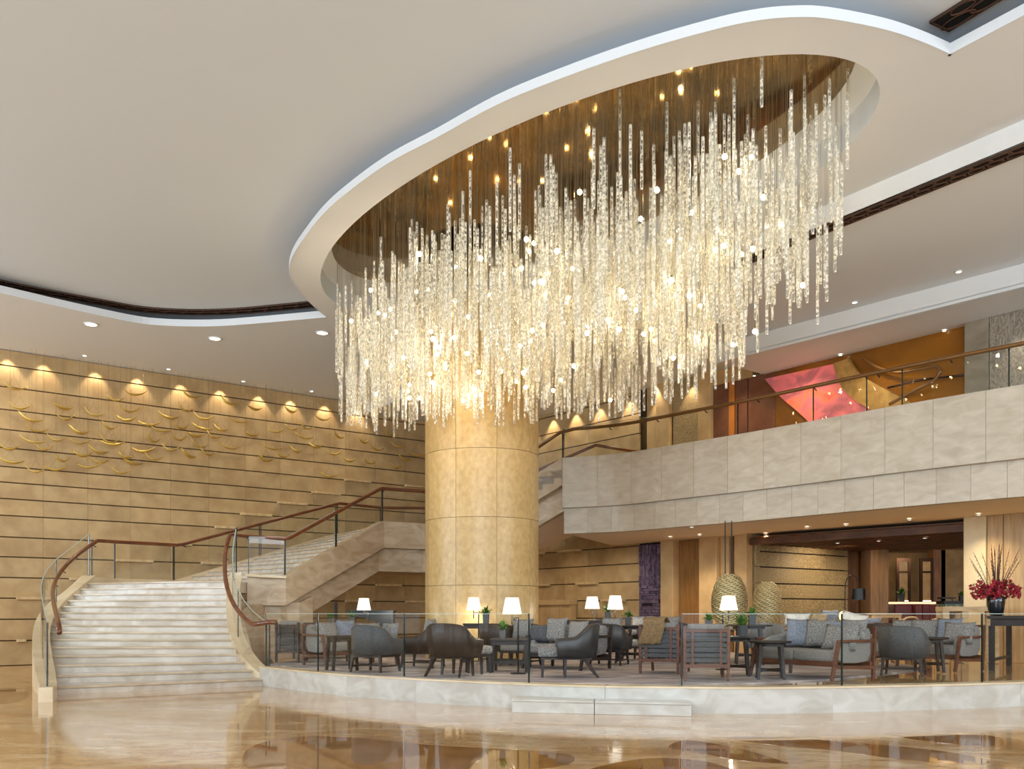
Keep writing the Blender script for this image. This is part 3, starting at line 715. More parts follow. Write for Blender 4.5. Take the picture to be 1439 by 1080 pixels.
# wood wall and lit wood column at the entrance of the restaurant
wv = struct('wall_wood', MB().box(9.25, 10.3, 27.6, 27.9, 0, 3.62), m_wood_dark)
for i in range(4): obj('veneer_panel', MB().box(9.27+.257*i, 9.27+.257*i+.25, 27.56, 27.61, PZ, 3.6), m_wood_dark, wv)
wc = struct('pillar_wood', MB().box(9.95, 10.45, 26.5, 27.2, 0, 3.62), m_wood)
for i in range(2): obj('veneer_panel', MB().box(9.95+.25*i+.004, 9.95+.25*i+.246, 26.46, 26.51, PZ, 3.6), m_wood, wc)
m_rest = mat('dim_gold_wall', (150,122,78), (120,96,60), 2, .6)
struct('wall_restaurant', MB().box(9, 24, 38, 38.2, 0, 4.2), m_rest)
struct('wall_restaurant_side', MB().box(10.3, 10.5, 27.9, 38, 0, 4.2), m_wood_dark)
struct('ceiling_restaurant', MB().box(10.3, 24, 27.9, 38, 3.75, 3.85), m_rest)
rf = struct('floor_restaurant', MB().box(10.3, 22, 26.8, 38, 0, .62), m_plat_floor)
m_screen = mat('screen_panel_gold', (150,124,84), (124,100,64), 3, .5)
for i, (x0, x1) in enumerate([(1260,1280),(1293,1312)]):
    X0, X1 = (x0-CX)/F*35, (x1-CX)/F*35
    t = thing('folding_screen', ['tall dark framed screen with gold panel, nearer the lit wood column','tall dark framed screen with gold panel, to the right of its twin'][i], 'screen', (X0,35,.62))
    w = X1-X0; f = MB(); f.box(0,.1,0,.08,0,2.75); f.box(w-.1,w,0,.08,0,2.75); f.box(.1,w-.1,0,.08,2.62,2.75); f.box(.1,w-.1,0,.08,2.2,2.27); f.box(.1,w-.1,0,.08,0,.1); f.box(.1,w-.1,0,.08,1.1,1.16)
    obj('frame', f, m_bronze, t); obj('panel', MB().box(.1,w-.1,.03,.05,.1,2.62), m_screen, t)
    obj('lit_ledge', MB().box(.1,w-.1,-.02,.03,1.16,1.19), emitter('ledge_light',(255,240,210),2.5), t)
for i, x in enumerate([1318,1336]):
    X = (x-CX)/F*36.5
    struct('pillar_restaurant', MB().box(X-.25-.2*i,X+.2+.2*i,36.3,36.9,.62,3.75), (m_wood_dark,m_rest)[i])
ct = thing('bar_counter', 'restaurant bar counter with glowing white top behind the red chairs', 'counter', ((1278-CX)/F*30.5,30.5,.62))
obj('body', MB().box(-.75,.75,-.2,.3,0,1.02), m_wood_dark, ct); obj('counter_top', MB().box(-.8,.85,-.28,.35,1.02,1.08), emitter('glowing_counter',(255,226,180),1.2), ct)
m_red = mat('red_leather', (150,46,26), (118,32,18), 3, .4)
def red_chair(x, Y, w, label):
    t = thing('dining_chair', label, 'chair', ((x-CX)/F*Y,Y,.62), 0, 'red leather chairs at the bar')
    obj('seat', MB().box(-w/2,w/2,-.05,.4,.42,.5), m_red, t, bevel=.03); obj('backrest', MB().box(-w/2,w/2,-.1,-.02,.45,1.0), m_red, t, bevel=.03)
    for i in (-1,1):
        for j in (-.05,.36): obj('leg', MB().bar((i*(w/2-.03),j,0),(i*(w/2-.03),j,.43),.04), m_bronze, t)
red_chair(1269,28.6,.56,'wide red leather chair at the bar, nearest the lit wood column')
red_chair(1289.5,28.4,.22,'narrow red leather chair at the bar, second from the wood column')
red_chair(1300,28.9,.22,'narrow red leather chair at the bar, third from the wood column')
red_chair(1309,29.4,.2,'narrow red leather chair at the bar, farthest from the wood column')
dc = thing('display_case', 'black topped glass display case lit from inside near the ivory pier', 'display case', ((1341-CX)/F*25,25.0,.365))
obj('base', MB().box(-.34,.36,-.2,.25,0,1.08), m_wood_dark, dc); obj('glass_box', MB().box(-.33,.35,-.2,.24,1.085,1.22), mat('lit_vitrine_glass',(150,176,160),(96,120,104),6,.1), dc); obj('top', MB().box(-.36,.38,-.22,.27,1.225,1.30), m_black, dc)
obj('upper_shelf', MB().box(-.36,.0,-.1,.2,1.36,1.40), m_black, dc)
for x in (-.33,-.03): obj('shelf_post', MB().bar((x,.05,1.29),(x,.05,1.37),.02), m_black, dc)

# ------------------------------------------------------------------ room beyond the frame: windows, right hand wall
m_surround = mat('warm_lobby_wall', (150,122,88), None, rough=.6)
fw = struct('wall_front', MB().box(-24,18,-6.3,-6.05,0,.5).box(-24,18,-6.3,-6.05,7.4,8.6), m_surround)
for i in range(8): obj('mullion', MB().box(-24+5.25*i-.6,-24+5.25*i+.6,-6.3,-6.0,.5,7.4), m_surround, fw)
ws = MB(); ws.box(-22.3,-22,-6,19,0,.6); ws.box(-22.3,-22,-6,19,6.2,8.6)
for y0, y1 in [(-6,-1.8),(-.2,2.4),(4.0,6.6),(8.2,10.8),(12.4,15.0),(16.6,19)]: ws.box(-22.3,-22,y0,y1,.6,6.2)
struct('wall_side', ws, m_surround)
struct('wall_far_right', MB().box(18,18.3,-8,30,0,8.2), m_surround)
struct('wall_front_left', MB().prism([Vector((-22,19)),LW(-12),LW(-12)+Vector((-.3,.2)),Vector((-22.3,19.2))],0,8.6), m_surround)

# ------------------------------------------------------------------ vents
def grille(name, label, path, w, z, nrows=1, group=None):
    t = thing(name, label, 'vent'); p = [Vector(q[:2]) for q in path]
    a = offset(p, w/2); b = offset(p, -w/2)
    obj('backing', MB().shell(a, b, z-.012, z-.002), m_grille_back, t)
    fr_ = MB(); fr_.shell(a, offset(p, w/2-.02), z-.035, z-.005); fr_.shell(offset(p,-w/2+.02), b, z-.035, z-.005)
    for e, k in ((p[0],0),(p[-1],-1)): fr_.bar((*a[k],z-.02),(*b[k],z-.02),.02,.03)
    obj('frame', fr_, m_grille, t)
    lat = MB(); L = sum((u-v).length for u, v in zip(p, p[1:])); n = max(4, int(L/(w*1.0))); q = resample(p, n)
    for i in range(n-1):
        c = q[i].lerp(q[i+1],.5); d = (q[i+1]-q[i]); d = d.normalized(); e = Vector((-d.y,d.x))
        for sx, sy, off, oy in ((.62,.24,0,.22),(.44,.2,.5,-.24)):
            cc = c+d*(w*off)+e*(oy*w); N_ = 14
            pts_ = [(*(cc+d*(math.cos(2*PI*k/N_)*sx*w)+e*(math.sin(2*PI*k/N_)*sy*w)), z-.022) for k in range(N_)]
            lat.tube(pts_, .012, 4, closed=True)
    o = obj('lattice', lat, m_grille, t, fix=False); o['kind'] = 'stuff'
    return t
grille('ceiling_grille', 'long curved dark ceiling grille along the left edge of the raised ceiling', spline([G(x,y,ZR) for x, y in [(-40,387),(0,396),(60,408.3),(133,421.7),(200,433.3),(267,437.3),(333,436),(400,430),(436,426.5)]], 4), .38, ZR)
ga, gb = G(1320.5,34.8,ZR), G(1450,-45,ZR)
grille('ceiling_grille', 'short dark ceiling grille with oval pattern at the top right corner', [ga.lerp(gb,i/6) for i in range(7)], .36, ZR)
ga, gb = G(1452,202.5,7.8), G(1035,371,7.8)
grille('ceiling_grille', 'long straight dark ceiling grille seen past the chandelier rods', [ga.lerp(gb,i/20) for i in range(21)], .27, 7.8)

# ------------------------------------------------------------------ downlights
def downlight(px, py, z, r, label, group=None, lit=m_lamp_disc):
    p = G(px, py, z); t = thing('ceiling_downlight', label, 'downlight', (p.x,p.y,z), 0, group)
    obj('lens', MB().lathe([(r*.8,-.012),(r*.8,-.006)], 14), lit, t)
    obj('rim', MB().lathe([(r*.8,-.006),(r*.82,-.02),(r,-.016),(r,-.0005)], 14, cap=False), m_white, t)
    return p
for px, py, z, l in [(128,455,8.1,'large round downlight in the white ceiling, farthest from the chandelier'),(302,475,8.1,'large round downlight in the white ceiling, middle of the curved row of three'),(453,467,8.1,'large round downlight in the white ceiling, closest to the chandelier'),(1388,394,7.8,'large round downlight in the ceiling above the balcony')]:
    p = downlight(px, py, z, .16, l); spot('downlight_beam', (p.x,p.y,z-.05), (p.x,p.y,0), 160, 80, .8, 'soft', .1)
ORD = ['first','second','third','fourth','fifth','sixth','seventh','eighth']
for i, (px, py) in enumerate([(119,499),(237,518),(342,535),(438,549)]): downlight(px, py, 8.1, .06, ORD[3-i]+' small spotlight from the chandelier in the ceiling before the limestone wall', 'small spotlights before the limestone wall')
for px, py, l in [(1347,381,'small recessed spotlight beside the large round downlight on the right ceiling'),(1201,424,'small recessed spotlight in the right ceiling, just past the chandelier rods')]: downlight(px, py, 7.8, .06, l, 'small spotlights in the right ceiling')
for i, (px, py) in enumerate([(1327,464),(1181,498),(1122,523),(1060,527)]): downlight(px, py, 7.39, .045, ORD[i]+' tiny spotlight from the grey stone pier in the upper hall soffit', 'small spotlights above the upper hall')
for i, (px, py) in enumerate([(942,754),(972,739.5),(983,751),(1076,749),(1134,740),(1189,736.5),(1278,729),(1375,722)]):
    p = downlight(px, py, 3.345, .05, ORD[i]+' small downlight from the purple slate in the soffit under the balcony', 'downlights under the balcony'); spot('lounge_beam', (p.x,p.y,3.3), (p.x,p.y,0), 130, 120, .9, 'warm', .06)
for i, (px, py) in enumerate([(1177,762),(1235,759),(1300,755)]):
    p = downlight(px, py, 3.09, .05, ORD[i]+' small round lamp from the gold wall in the dark wood canopy', 'lamps in the wood canopy'); spot('canopy_beam', (p.x,p.y,3.05), (p.x,p.y,0), 60, 110, .9, 'warm', .06)
for i, (px, py) in enumerate([(1256,780),(1282,777),(1318,778)]): downlight(px, py, 3.745, .07, ORD[i]+' downlight from the lit wood column in the dim restaurant ceiling', 'restaurant downlights')
# warm wall washers: beams that graze the limestone and the upper right wall
for px in (-60,10,61,133,192,253,308,362,407,455,500,540,580):
    k = (px-CX)/F; t = (-k*LA.y+LA.x)/(k*Ld.y-Ld.x)
    a = LW(t,.26); b = LW(t,.02); spot('wall_washer', (*a,8.06), (*b,4.2), 75, 78, .55, 'warm', .03)
    spot('wall_washer_wide', (*LW(t,1.6),8.0), (*LW(t,0),3.0), 40, 90, .9, 'warm', .1)
for s in (2.8,3.9,5.0,6.1,7.4,8.55,9.8): spot('wall_washer', (*RW(s,.26),7.76), (*RW(s,.02),4.2), 80, 78, .55, 'warm', .03)
spot('pier_washer', (*RW(18.5,.6),7.35), (*RW(18.5,.2),5), 60, 60, .8, 'soft', .03)
for s in (11.5,13.5,15.5): spot('upper_hall_lamp', (*RW(s,1.1),7.3), (*RW(s,0),5.2), 90, 100, .9, 'warm', .08)
for x, y in ((12,30),(15,33),(13.5,35)): point('restaurant_lamp', (x,y,3.5), 100, 'warm', .1)
spot('wood_column_beam', (9.6,25.0,3.04), (9.9,26.8,1.7), 55, 90, .9, 'warm', .05)
spot('gold_wall_beam', (8.9,24.6,3.04), (7.9,25.9,1.8), 150, 120, .9, 'warm', .1)
for s, d in ((2.5,2.0),(5.0,2.0),(7.0,2.0)): spot('lounge_wall_beam', (*RW(s,d),3.2), (*RW(s,0),1.2), 60, 100, .9, 'warm', .1)
# ------------------------------------------------------------------ lounge furniture
m_leather = mat('charcoal_leather', (56,54,53), (44,43,42), 6, .42, spec=.5, bump=.03, bscale=120)
m_leather_grey = mat('slate_grey_upholstery', (80,82,84), (64,66,68), 40, .6, detail=3)
m_leather_brown = mat('dark_brown_leather', (60,46,38), (44,34,28), 5, .42, spec=.4)
m_boucle = mat('speckled_grey_boucle', (148,146,143), (98,96,95), 60, .95, detail=3, lo=.40, hi=.60, bump=.25, bscale=90)
m_fabric = mat('warm_grey_fabric', (142,139,135), (116,113,109), 60, .95, detail=3)
m_fabric_blue = mat('blue_grey_fabric', (132,138,150), (112,118,132), 30, .95, detail=3)
m_fabric_white = mat('cream_fabric', (232,226,214), (214,206,192), 20, .95)
m_fabric_tan = mat('tan_fabric', (196,172,136), (172,148,112), 20, .95)
m_fabric_dark = mat('anthracite_fabric', (84,86,90), (66,68,72), 30, .9)
m_walnut = mat('walnut_frame', (108,62,40), (78,44,28), 5, .4, stretch=(1,1,5))
m_walnut_dark = mat('smoked_oak', (54,42,36), (36,28,24), 5, .5, spec=.35, stretch=(1,1,4))
m_ebony = mat('ebony_table', (40,35,34), (28,25,24), 5, .45, spec=.35)
m_lightoak = mat('light_oak', (206,178,136), (184,154,112), 4, .5, stretch=(1,1,4))
m_shade = emitter('lit_pleated_shade', (255,244,226), .95)
m_pot = mat('dark_pot', (52,56,60), None, rough=.5)
m_leaf = mat('green_leaf', (88,132,56), (46,88,34), 12, .5, rand=.1)

def leg_bar(m, x, y, z, dx=0, dy=0, w=.045, w2=.032): m.bar((x,y,z),(x+dx,y+dy,0), w, w, w2, w2); return m
def tub(width, depth, arm, back, zb, y0=-.33, th=.07, flare=.03):
    hw = width/2; r = .22
    pts = [(-hw,y0,arm-.03),(-hw,y0+.12,arm-.01),(-hw,depth*.05,arm),(-hw,depth*.5-r-.04,arm+.03),(-hw+.02,depth*.5-r+.06,arm+(back-arm)*.55),(-hw+.07,depth*.5-.08,back-.03),(-hw+.17,depth*.5-.01,back),(-hw*.4,depth*.5+.03,back+.005),(0,depth*.5+.04,back+.01)]
    pts += [(-x,y,z) for x, y, z in pts[-2::-1]]
    sp = spline(pts, 3); path = [Vector((p.x,p.y)) for p in sp]; top = [p.z for p in sp]
    o = offset(path, 0); inn = offset(path, -th); m = MB(); v = []
    cen = Vector((0,0))
    for p, q, z in zip(o, inn, top):
        fl = (p-cen).normalized()*flare
        ring = [(*p,zb),(*(p+fl*.6),(zb+z)/2),(*(p+fl),z-.025),(*(p.lerp(q,.3)+fl),z),(*(p.lerp(q,.7)+fl),z),(*(q+fl),z-.025),(*q,zb)]
        v += ring
    K = 7; f = []
    for i in range(len(o)-1):
        for k in range(K): f.append((i*K+k,(i+1)*K+k,(i+1)*K+(k+1) % K,i*K+(k+1) % K))
    f += [tuple(range(K)), tuple(range(len(v)-1,len(v)-K-1,-1))]
    return m.add(v, f)
_cache = {}
def cached(key, fn):
    if key not in _cache: _cache[key] = fn()
    return _cache[key]
def armchair(name, label, x, y, f, shell_m, seat_m, leg_m=None, group=None):
    t = thing(name, label, 'armchair', (x,y,CZ), facing(*f), group); leg_m = leg_m or m_walnut_dark
    obj('shell', cached(('tubA',shell_m.name), lambda: mesh(tub(.70,.66,.57,.78,.29), 'shell', shell_m, 'all')), shell_m, t)
    obj('seat_cushion', cached(('seatA',seat_m.name), lambda: mesh(MB().box(-.28,.28,-.36,.26,.29,.43), 'seat_cushion', seat_m, 'all', .04)), seat_m, t)
    obj('seat_frame', cached(('frA',leg_m.name), lambda: mesh(MB().box(-.30,.30,-.32,.30,.25,.295).bar((-.3,0,.1),(.3,0,.1),.025).bar((-.29,-.29,.1),(-.29,.29,.1),.025).bar((.29,-.29,.1),(.29,.29,.1),.025), 'seat_frame', leg_m)), leg_m, t)
    for i in (-1,1):
        for j in (-1,1): obj('leg', cached(('lgA',i,j,leg_m.name), lambda: mesh(leg_bar(MB(), i*.27,j*.27,.26,i*.025,j*.03), 'leg', leg_m)), leg_m, t)
    return t
def lounge_shell(name, label, x, y, f, shell_m, seat_m, leg_m=None, group=None):
    t = thing(name, label, 'armchair', (x,y,CZ), facing(*f), group); leg_m = leg_m or m_walnut_dark
    obj('shell', cached(('tubB',shell_m.name), lambda: mesh(tub(.72,.74,.60,.82,.30,y0=-.20,flare=.05), 'shell', shell_m, 'all')), shell_m, t)
    obj('seat_cushion', cached(('seatB',seat_m.name), lambda: mesh(MB().box(-.29,.29,-.50,.28,.31,.45), 'seat_cushion', seat_m, 'all', .05)), seat_m, t)
    obj('seat_frame', cached(('frB',leg_m.name), lambda: mesh(MB().box(-.29,.29,-.46,.32,.275,.305), 'seat_frame', leg_m)), leg_m, t)
    for i in (-1,1):
        obj('leg', cached(('lgB',i,0,leg_m.name), lambda: mesh(leg_bar(MB(), i*.25,-.42,.28,i*.01,-.01), 'leg', leg_m)), leg_m, t)
        obj('leg', cached(('lgB',i,1,leg_m.name), lambda: mesh(leg_bar(MB(), i*.24,.22,.28,i*.06,.2), 'leg', leg_m)), leg_m, t)
        obj('leg', cached(('lgB',i,2,leg_m.name), lambda: mesh(leg_bar(MB(), i*.26,-.08,.28,i*.02,0), 'leg', leg_m)), leg_m, t)
    return t
def pillow(label, x, y, z, f, w, h, tilt, m, group=None, name='cushion', t=.17, roll=0):
    o = obj(name, cached(('pil',w,h,t,m.name), lambda: mesh(MB().pillow(w,h,t), 'cushion', m, 'all')), m, None, loc=(x,y,z))
    o.rotation_euler = Matrix.Rotation(facing(*f),3,'Z').to_euler() if 0 else (Matrix.Rotation(facing(*f),3,'Z') @ Matrix.Rotation(-tilt,3,'X') @ Matrix.Rotation(roll,3,'Y')).to_euler()
    return tag(o, label, 'cushion', group)
def sofa(name, label, x, y, f, L, fab, frame=None, group=None, cat='sofa'):
    t = thing(name, label, cat, (x,y,CZ), facing(*f), group); fr = frame or m_walnut; h = L/2
    for i in (-1,1):
        sf = obj('side_frame', MB().bar((i*h,-.34,.575),(i*h,.44,.575),.05,.04).bar((i*h,-.42,.20),(i*h,.43,.17),.04,.05), fr, t, bevel=.006)
        obj('leg', MB().bar((i*h,-.33,.59),(i*h,-.49,0),.055,.05,.045,.045), fr, t, bevel=.006)
        obj('leg', MB().bar((i*h,.47,.78),(i*h,.42,0),.05,.045,.045,.045), fr, t, bevel=.006)
    obj('base_frame', MB().box(-h,h,-.40,-.35,.20,.28).box(-h,h,.36,.41,.18,.26), fr, t, bevel=.006)
    n = 2 if L > 1 else 1; a = -h+.07; w = (L-.14)/n
    for k in range(n): obj('seat_cushion', MB().box(a+w*k+.004,a+w*(k+1)-.004,-.42,.24,.27,.44), fab, t, 'all', .05)
    for i in (-1,1):
        sp = MB()
        prof = [(-.30,.30),(-.33,.42),(-.28,.56),(-.1,.62),(.2,.66),(.38,.74),(.42,.70),(.42,.36),(.34,.26),(.1,.24),(-.2,.25)]
        P = [(i*(h-.035),yy,zz) for yy, zz in prof]+[(i*(h-.13),yy,zz) for yy, zz in prof]; N_ = len(prof)
        sp.add(P, [tuple(range(N_)), tuple(range(2*N_-1,N_-1,-1))]+[(k,(k+1) % N_,N_+(k+1) % N_,N_+k) for k in range(N_)])
        obj('side_pad', sp, fab, t, 'all', .02)
    obj('back_pad', MB().prism([(-h+.05,.26),(h-.05,.26),(h-.05,.43),(-h+.05,.43)], .27, .77), fab, t, 'all', .05)
    obj('back_rail', MB().bar((-h,.465,.76),(h,.465,.76),.035,.04), fr, t)
    return t
def slat_chair(name, label, x, y, f, fab, frame, group=None, w=.62, nsl=6):
    t = thing(name, label, 'chair', (x,y,CZ), facing(*f), group); h = w/2
    for i in (-1,1):
        obj('leg', MB().bar((i*h,-.33,.56),(i*h,-.44,0),.05,.045,.04,.04), frame, t, bevel=.005)
        obj('leg', MB().bar((i*h,.40,.80),(i*h,.40,0),.05,.045,.04,.04), frame, t, bevel=.005)
        obj('armrest', MB().bar((i*h,-.36,.56),(i*h,.40,.56),.05,.035), frame, t, bevel=.005)
        obj('side_rail', MB().bar((i*h,-.40,.24),(i*h,.40,.2),.035,.05), frame, t)
    obj('top_rail', MB().bar((-h,.40,.73),(h,.40,.73),.035,.05), frame, t, bevel=.005)
    obj('base_rail', MB().bar((-h,.40,.22),(h,.40,.22),.035,.05).bar((-h,-.38,.24),(h,-.38,.24),.035,.05), frame, t)
    for k in range(nsl):
        z = .27+.075*k; me = cached(('slat',w,fab.name), lambda: mesh(MB().box(-h+.02,h-.02,.385,.41,0,.055), 'slat', fab, bevel=.006)); obj('slat', me, fab, t, loc=(0,0,z))
    for i in (-.2,.2): obj('back_stile', MB().bar((i,.415,.22),(i,.415,.76),.035,.02), frame, t)
    obj('seat_cushion', MB().box(-h+.03,h-.03,-.40,.34,.25,.42), m_fabric, t, 'all', .05)
    obj('back_cushion', MB().prism([(-h+.04,.20),(h-.04,.20),(h-.04,.37),(-h+.04,.37)], .40, .83), m_fabric, t, 'all', .05)
    return t
def round_table(name, label, x, y, r, h, wood, n=4, splay=.06, cat='table', stretch=True):
    t = thing(name, label, cat, (x,y,CZ))
    obj('table_top', MB().lathe([(r-.015,h-.03),(r,h-.02),(r,h-.006),(r-.008,h)], 28), wood, t, smooth=True)
    obj('apron', MB().lathe([(r*.70,h-.08),(r*.70,h-.03)], 20), wood, t, smooth=True)
    for k in range(n):
        a = 2*PI*k/n+.6; c, s_ = math.cos(a), math.sin(a)
        obj('leg', MB().bar((c*r*.66,s_*r*.66,h-.04),(c*(r*.66+splay),s_*(r*.66+splay),0),.055,.055,.036,.036), wood, t)
    if stretch:
        k = r*.66+splay*.7; m = MB()
        for a in (.6, .6+PI/2): m.bar((-math.cos(a)*k,-math.sin(a)*k,h*.24),(math.cos(a)*k,math.sin(a)*k,h*.24),.035,.045)
        obj('stretcher', m, wood, t)
    return t
def rect_table(name, label, x, y, rz, w, d, h, wood, splay=.02, leg=.06, stretch=True, th=.035, cat='table', apron=.07, legs=None):
    t = thing(name, label, cat, (x,y,CZ), rz)
    obj('table_top', MB().box(-w/2,w/2,-d/2,d/2,h-th,h), wood, t, bevel=.006)
    if apron: obj('apron', MB().box(-w/2+.04,w/2-.04,-d/2+.03,d/2-.03,h-th-apron,h-th-.001), wood, t)
    for i in (-1,1):
        for j in (-1,1): obj('leg', MB().bar((i*(w/2-leg*.8),j*(d/2-leg*.8),h-th),(i*(w/2-leg*.8+splay),j*(d/2-leg*.8+splay),0),leg,leg,leg*.75,leg*.75), wood, t)
    if stretch: obj('stretcher', MB().box(-w/2+.06,w/2-.06,-d/2+.02,-d/2+.06,h*.26,h*.26+.04).box(-w/2+.06,w/2-.06,d/2-.06,d/2-.02,h*.26,h*.26+.04), wood, t)
    return t
def floor_lamp(label, x, y, side, z_shade, r=.15, hs=.26, z0=None, name='floor_lamp'):
    z0 = CZ if z0 is None else z0
    t = thing(name, label, 'lamp', (x,y,z0)); zs = z_shade-z0
    n = 40; m = MB(); v = []; f = []
    for k in range(n):
        a = 2*PI*k/n; q = 1+.02*(k % 2); c, s_ = math.cos(a)*q, math.sin(a)*q
        v += [(side*.10+c*r, s_*r, zs), (side*.10+c*r*.68, s_*r*.68, zs+hs)]
    for k in range(n): f.append((2*k,(2*k+2) % (2*n),(2*k+3) % (2*n),2*k+1))
    m.add(v, f+[tuple(range(1,2*n,2))]); obj('lamp_shade', m, m_shade, t, fix=False)
    obj('pole', MB().tube([(0,0,0.01),(0,0,zs-.05)], .013, 8), m_black, t)
    obj('bracket', MB().tube([(0,0,zs-.055),(side*.10,0,zs-.055)], .011, 6).tube([(side*.10,0,zs+.05),(side*.10,0,zs-.17)], .011, 6), m_black, t)
    obj('base', MB().lathe([(.13,0),(.13,.012),(.015,.025)], 20), m_black, t, smooth=True)
    point('lamp_bulb', (x+side*.10, y, z_shade-.06), 18, 'soft', .05)
    return t
def potted(label, x, y, z, s=1.0, spiky=False):
    t = thing('potted_plant', label, 'plant', (x,y,z)); 
    obj('pot', MB().add([(i*.045*s*q,j*.045*s*q,zz) for zz, q in ((0,.9),(.13*s,1.05)) for i, j in ((-1,-1),(1,-1),(1,1),(-1,1))], [(3,2,1,0),(4,5,6,7),(0,1,5,4),(1,2,6,5),(2,3,7,6),(3,0,4,7)]), m_pot, t, bevel=.004)
    m = MB()
    for k in range(46):
        a = rnd.uniform(0,2*PI); e = rnd.uniform(.15,1.4); L = rnd.uniform(.05,.12)*s*(1.3 if spiky else 1); w = .016*s
        d = Vector((math.cos(a)*math.cos(e),math.sin(a)*math.cos(e),math.sin(e))); o = Vector((0,0,.12*s))+d*rnd.uniform(0,.05)*s
        sd_ = d.cross(Vector((0,0,1))).normalized()*w; tip = o+d*L; mid = o+d*L*.5+Vector((0,0,.008*s))
        m.add([o,mid+sd_,tip,mid-sd_,mid+Vector((0,0,.006*s))], [(0,1,4),(1,2,4),(2,3,4),(3,0,4)])
    obj('foliage', m, m_leaf, t, fix=False)
    return t

# seating on the left
sofa('loveseat', 'grey two seat sofa with walnut side frame, leftmost on the carpet', -3.10, 18.25, (.62,-.78), 1.5, m_fabric)
pillow('round blue grey cushion leaning on the near walnut arm of the leftmost sofa', -3.44, 17.80, CZ+.63, (.75,-.66), .5, .42, .35, m_boucle)
pillow('long speckled cushion in the middle of the leftmost sofa', -2.78, 18.52, CZ+.63, (.62,-.78), .55, .36, .3, m_boucle)
pillow('blue grey cushion half hidden at the back of the leftmost sofa', -3.2, 18.40, CZ+.66, (.62,-.78), .42, .40, .2, m_fabric_blue)
rect_table('side_table', 'dark wood side table with tapered legs before the leftmost sofa', -2.93, 16.42, .5, .46, .40, .60, m_walnut_dark, splay=.03, stretch=False, apron=.05)
armchair('armchair', 'slate grey armchair seen from behind, beside the tapered side table', -2.30, 16.05, (.42,.9), m_leather_grey, m_boucle)
pillow('grey cushion peeking over the arm of the slate armchair near the tapered side table', -2.07, 16.16, CZ+.66, (-.7,.7), .34, .34, .2, m_boucle)
armchair('armchair', 'dark brown leather armchair turned to the left, before the big column', -1.62, 17.35, (-.95,.28), m_leather_brown, m_fabric_dark)
pillow('pointed grey cushion in the dark brown leather armchair facing left', -1.50, 17.42, CZ+.70, (-.95,.28), .38, .38, .2, m_fabric)
lounge_shell('lounge_chair', 'brown leather shell chair seen from behind, left of the dark rectangular coffee table', -.90, 15.05, (.42,.90), m_leather_brown, m_boucle)
armchair('armchair', 'black brown leather armchair behind the dark rectangular coffee table', -.24, 18.35, (.25,.97), m_leather_brown, m_leather_brown)
armchair('armchair', 'grey armchair facing us behind the pleated floor lamp', .16, 17.75, (-.35,-.94), m_leather, m_fabric)
pillow('speckled cushion on the grey armchair behind the pleated floor lamp', .20, 17.86, CZ+.68, (-.35,-.94), .42, .42, .25, m_boucle)
rect_table('coffee_table', 'dark rectangular coffee table with stretcher beside the pleated floor lamp', -.02, 16.05, -.10, .66, .58, .56, m_ebony, splay=0)
potted('small green plant in a black pot on the dark rectangular coffee table', -.16, 15.95, CZ+.56, 1.15, True)
t = thing('ottoman', 'speckled grey ottoman with dark wooden legs between the brown shell chair and coffee table', 'stool', (-.56,15.80,CZ), .15)
obj('cushion', MB().box(-.22,.22,-.2,.2,.30,.45), m_boucle, t, 'all', .05); obj('seat_frame', MB().box(-.2,.2,-.18,.18,.26,.295), m_walnut_dark, t)
for i in (-1,1):
    for j in (-1,1): obj('leg', MB().bar((i*.17,j*.15,.27),(i*.18,j*.16,0),.045,.045,.035,.035), m_walnut_dark, t)
slat_chair('slat_back_chair', 'dark slatted wooden chair below the stair stringer, farthest left', -4.25, 19.3, (.55,.83), m_walnut_dark, m_walnut_dark)
sofa('sofa', 'dark grey sofa turned away under the staircase', -4.02, 21.0, (.05,1), 1.35, m_fabric_dark, m_walnut_dark)
round_table('round_table', 'dark round table carrying two small plants behind the leftmost sofa', -3.55, 19.72, .40, .74, m_walnut_dark)
potted('leafy plant in a dark pot on the round table under the stairs, nearer the lamp', -3.30, 19.70, CZ+.74, 1.2)
potted('low leafy plant on the round table under the stairs, nearer the slatted chair', -3.72, 19.55, CZ+.74, .95, True)
floor_lamp('pleated floor lamp in front of the black arched console, leftmost of the lamps', -3.10, 20.6, -1, 1.35+4*20.6/F, .15, .26)
# black console with an arch cut under its top
m_piano = mat('black_lacquer', (18,18,20), None, rough=.25, spec=.6)
pn = thing('arched_console', 'black lacquered console with a curved arch cut, under the staircase', 'console', (-3.38,23.05,CZ), 0)
lidp = [(-.53,1.02),(.53,1.02),(.53,0),(.35,0),(.34,.42),(.24,.66),(.06,.80),(-.16,.87),(-.34,.90),(-.42,.86),(-.45,.70),(-.46,0),(-.53,0)]
lm = MB(); N_ = len(lidp); lm.add([(x,-.2,z) for x, z in lidp]+[(x,.22,z) for x, z in lidp], [tuple(range(N_)), tuple(range(2*N_-1,N_-1,-1))]+[(k,(k+1) % N_,N_+(k+1) % N_,N_+k) for k in range(N_)])
obj('body', lm, m_piano, pn); obj('table_top', MB().box(-.56,.56,-.24,.26,1.02,1.055), m_piano, pn, bevel=.006)
ps = thing('slim_post', 'slim dark wooden post rising behind the leftmost sofas', 'post', ((472-CX)/F*23.4,23.4,CZ)); obj('shaft', MB().box(-.035,.035,-.035,.035,.02,1.25), m_walnut_dark, ps); obj('base', MB().box(-.12,.12,-.12,.12,0,.03), m_walnut_dark, ps)

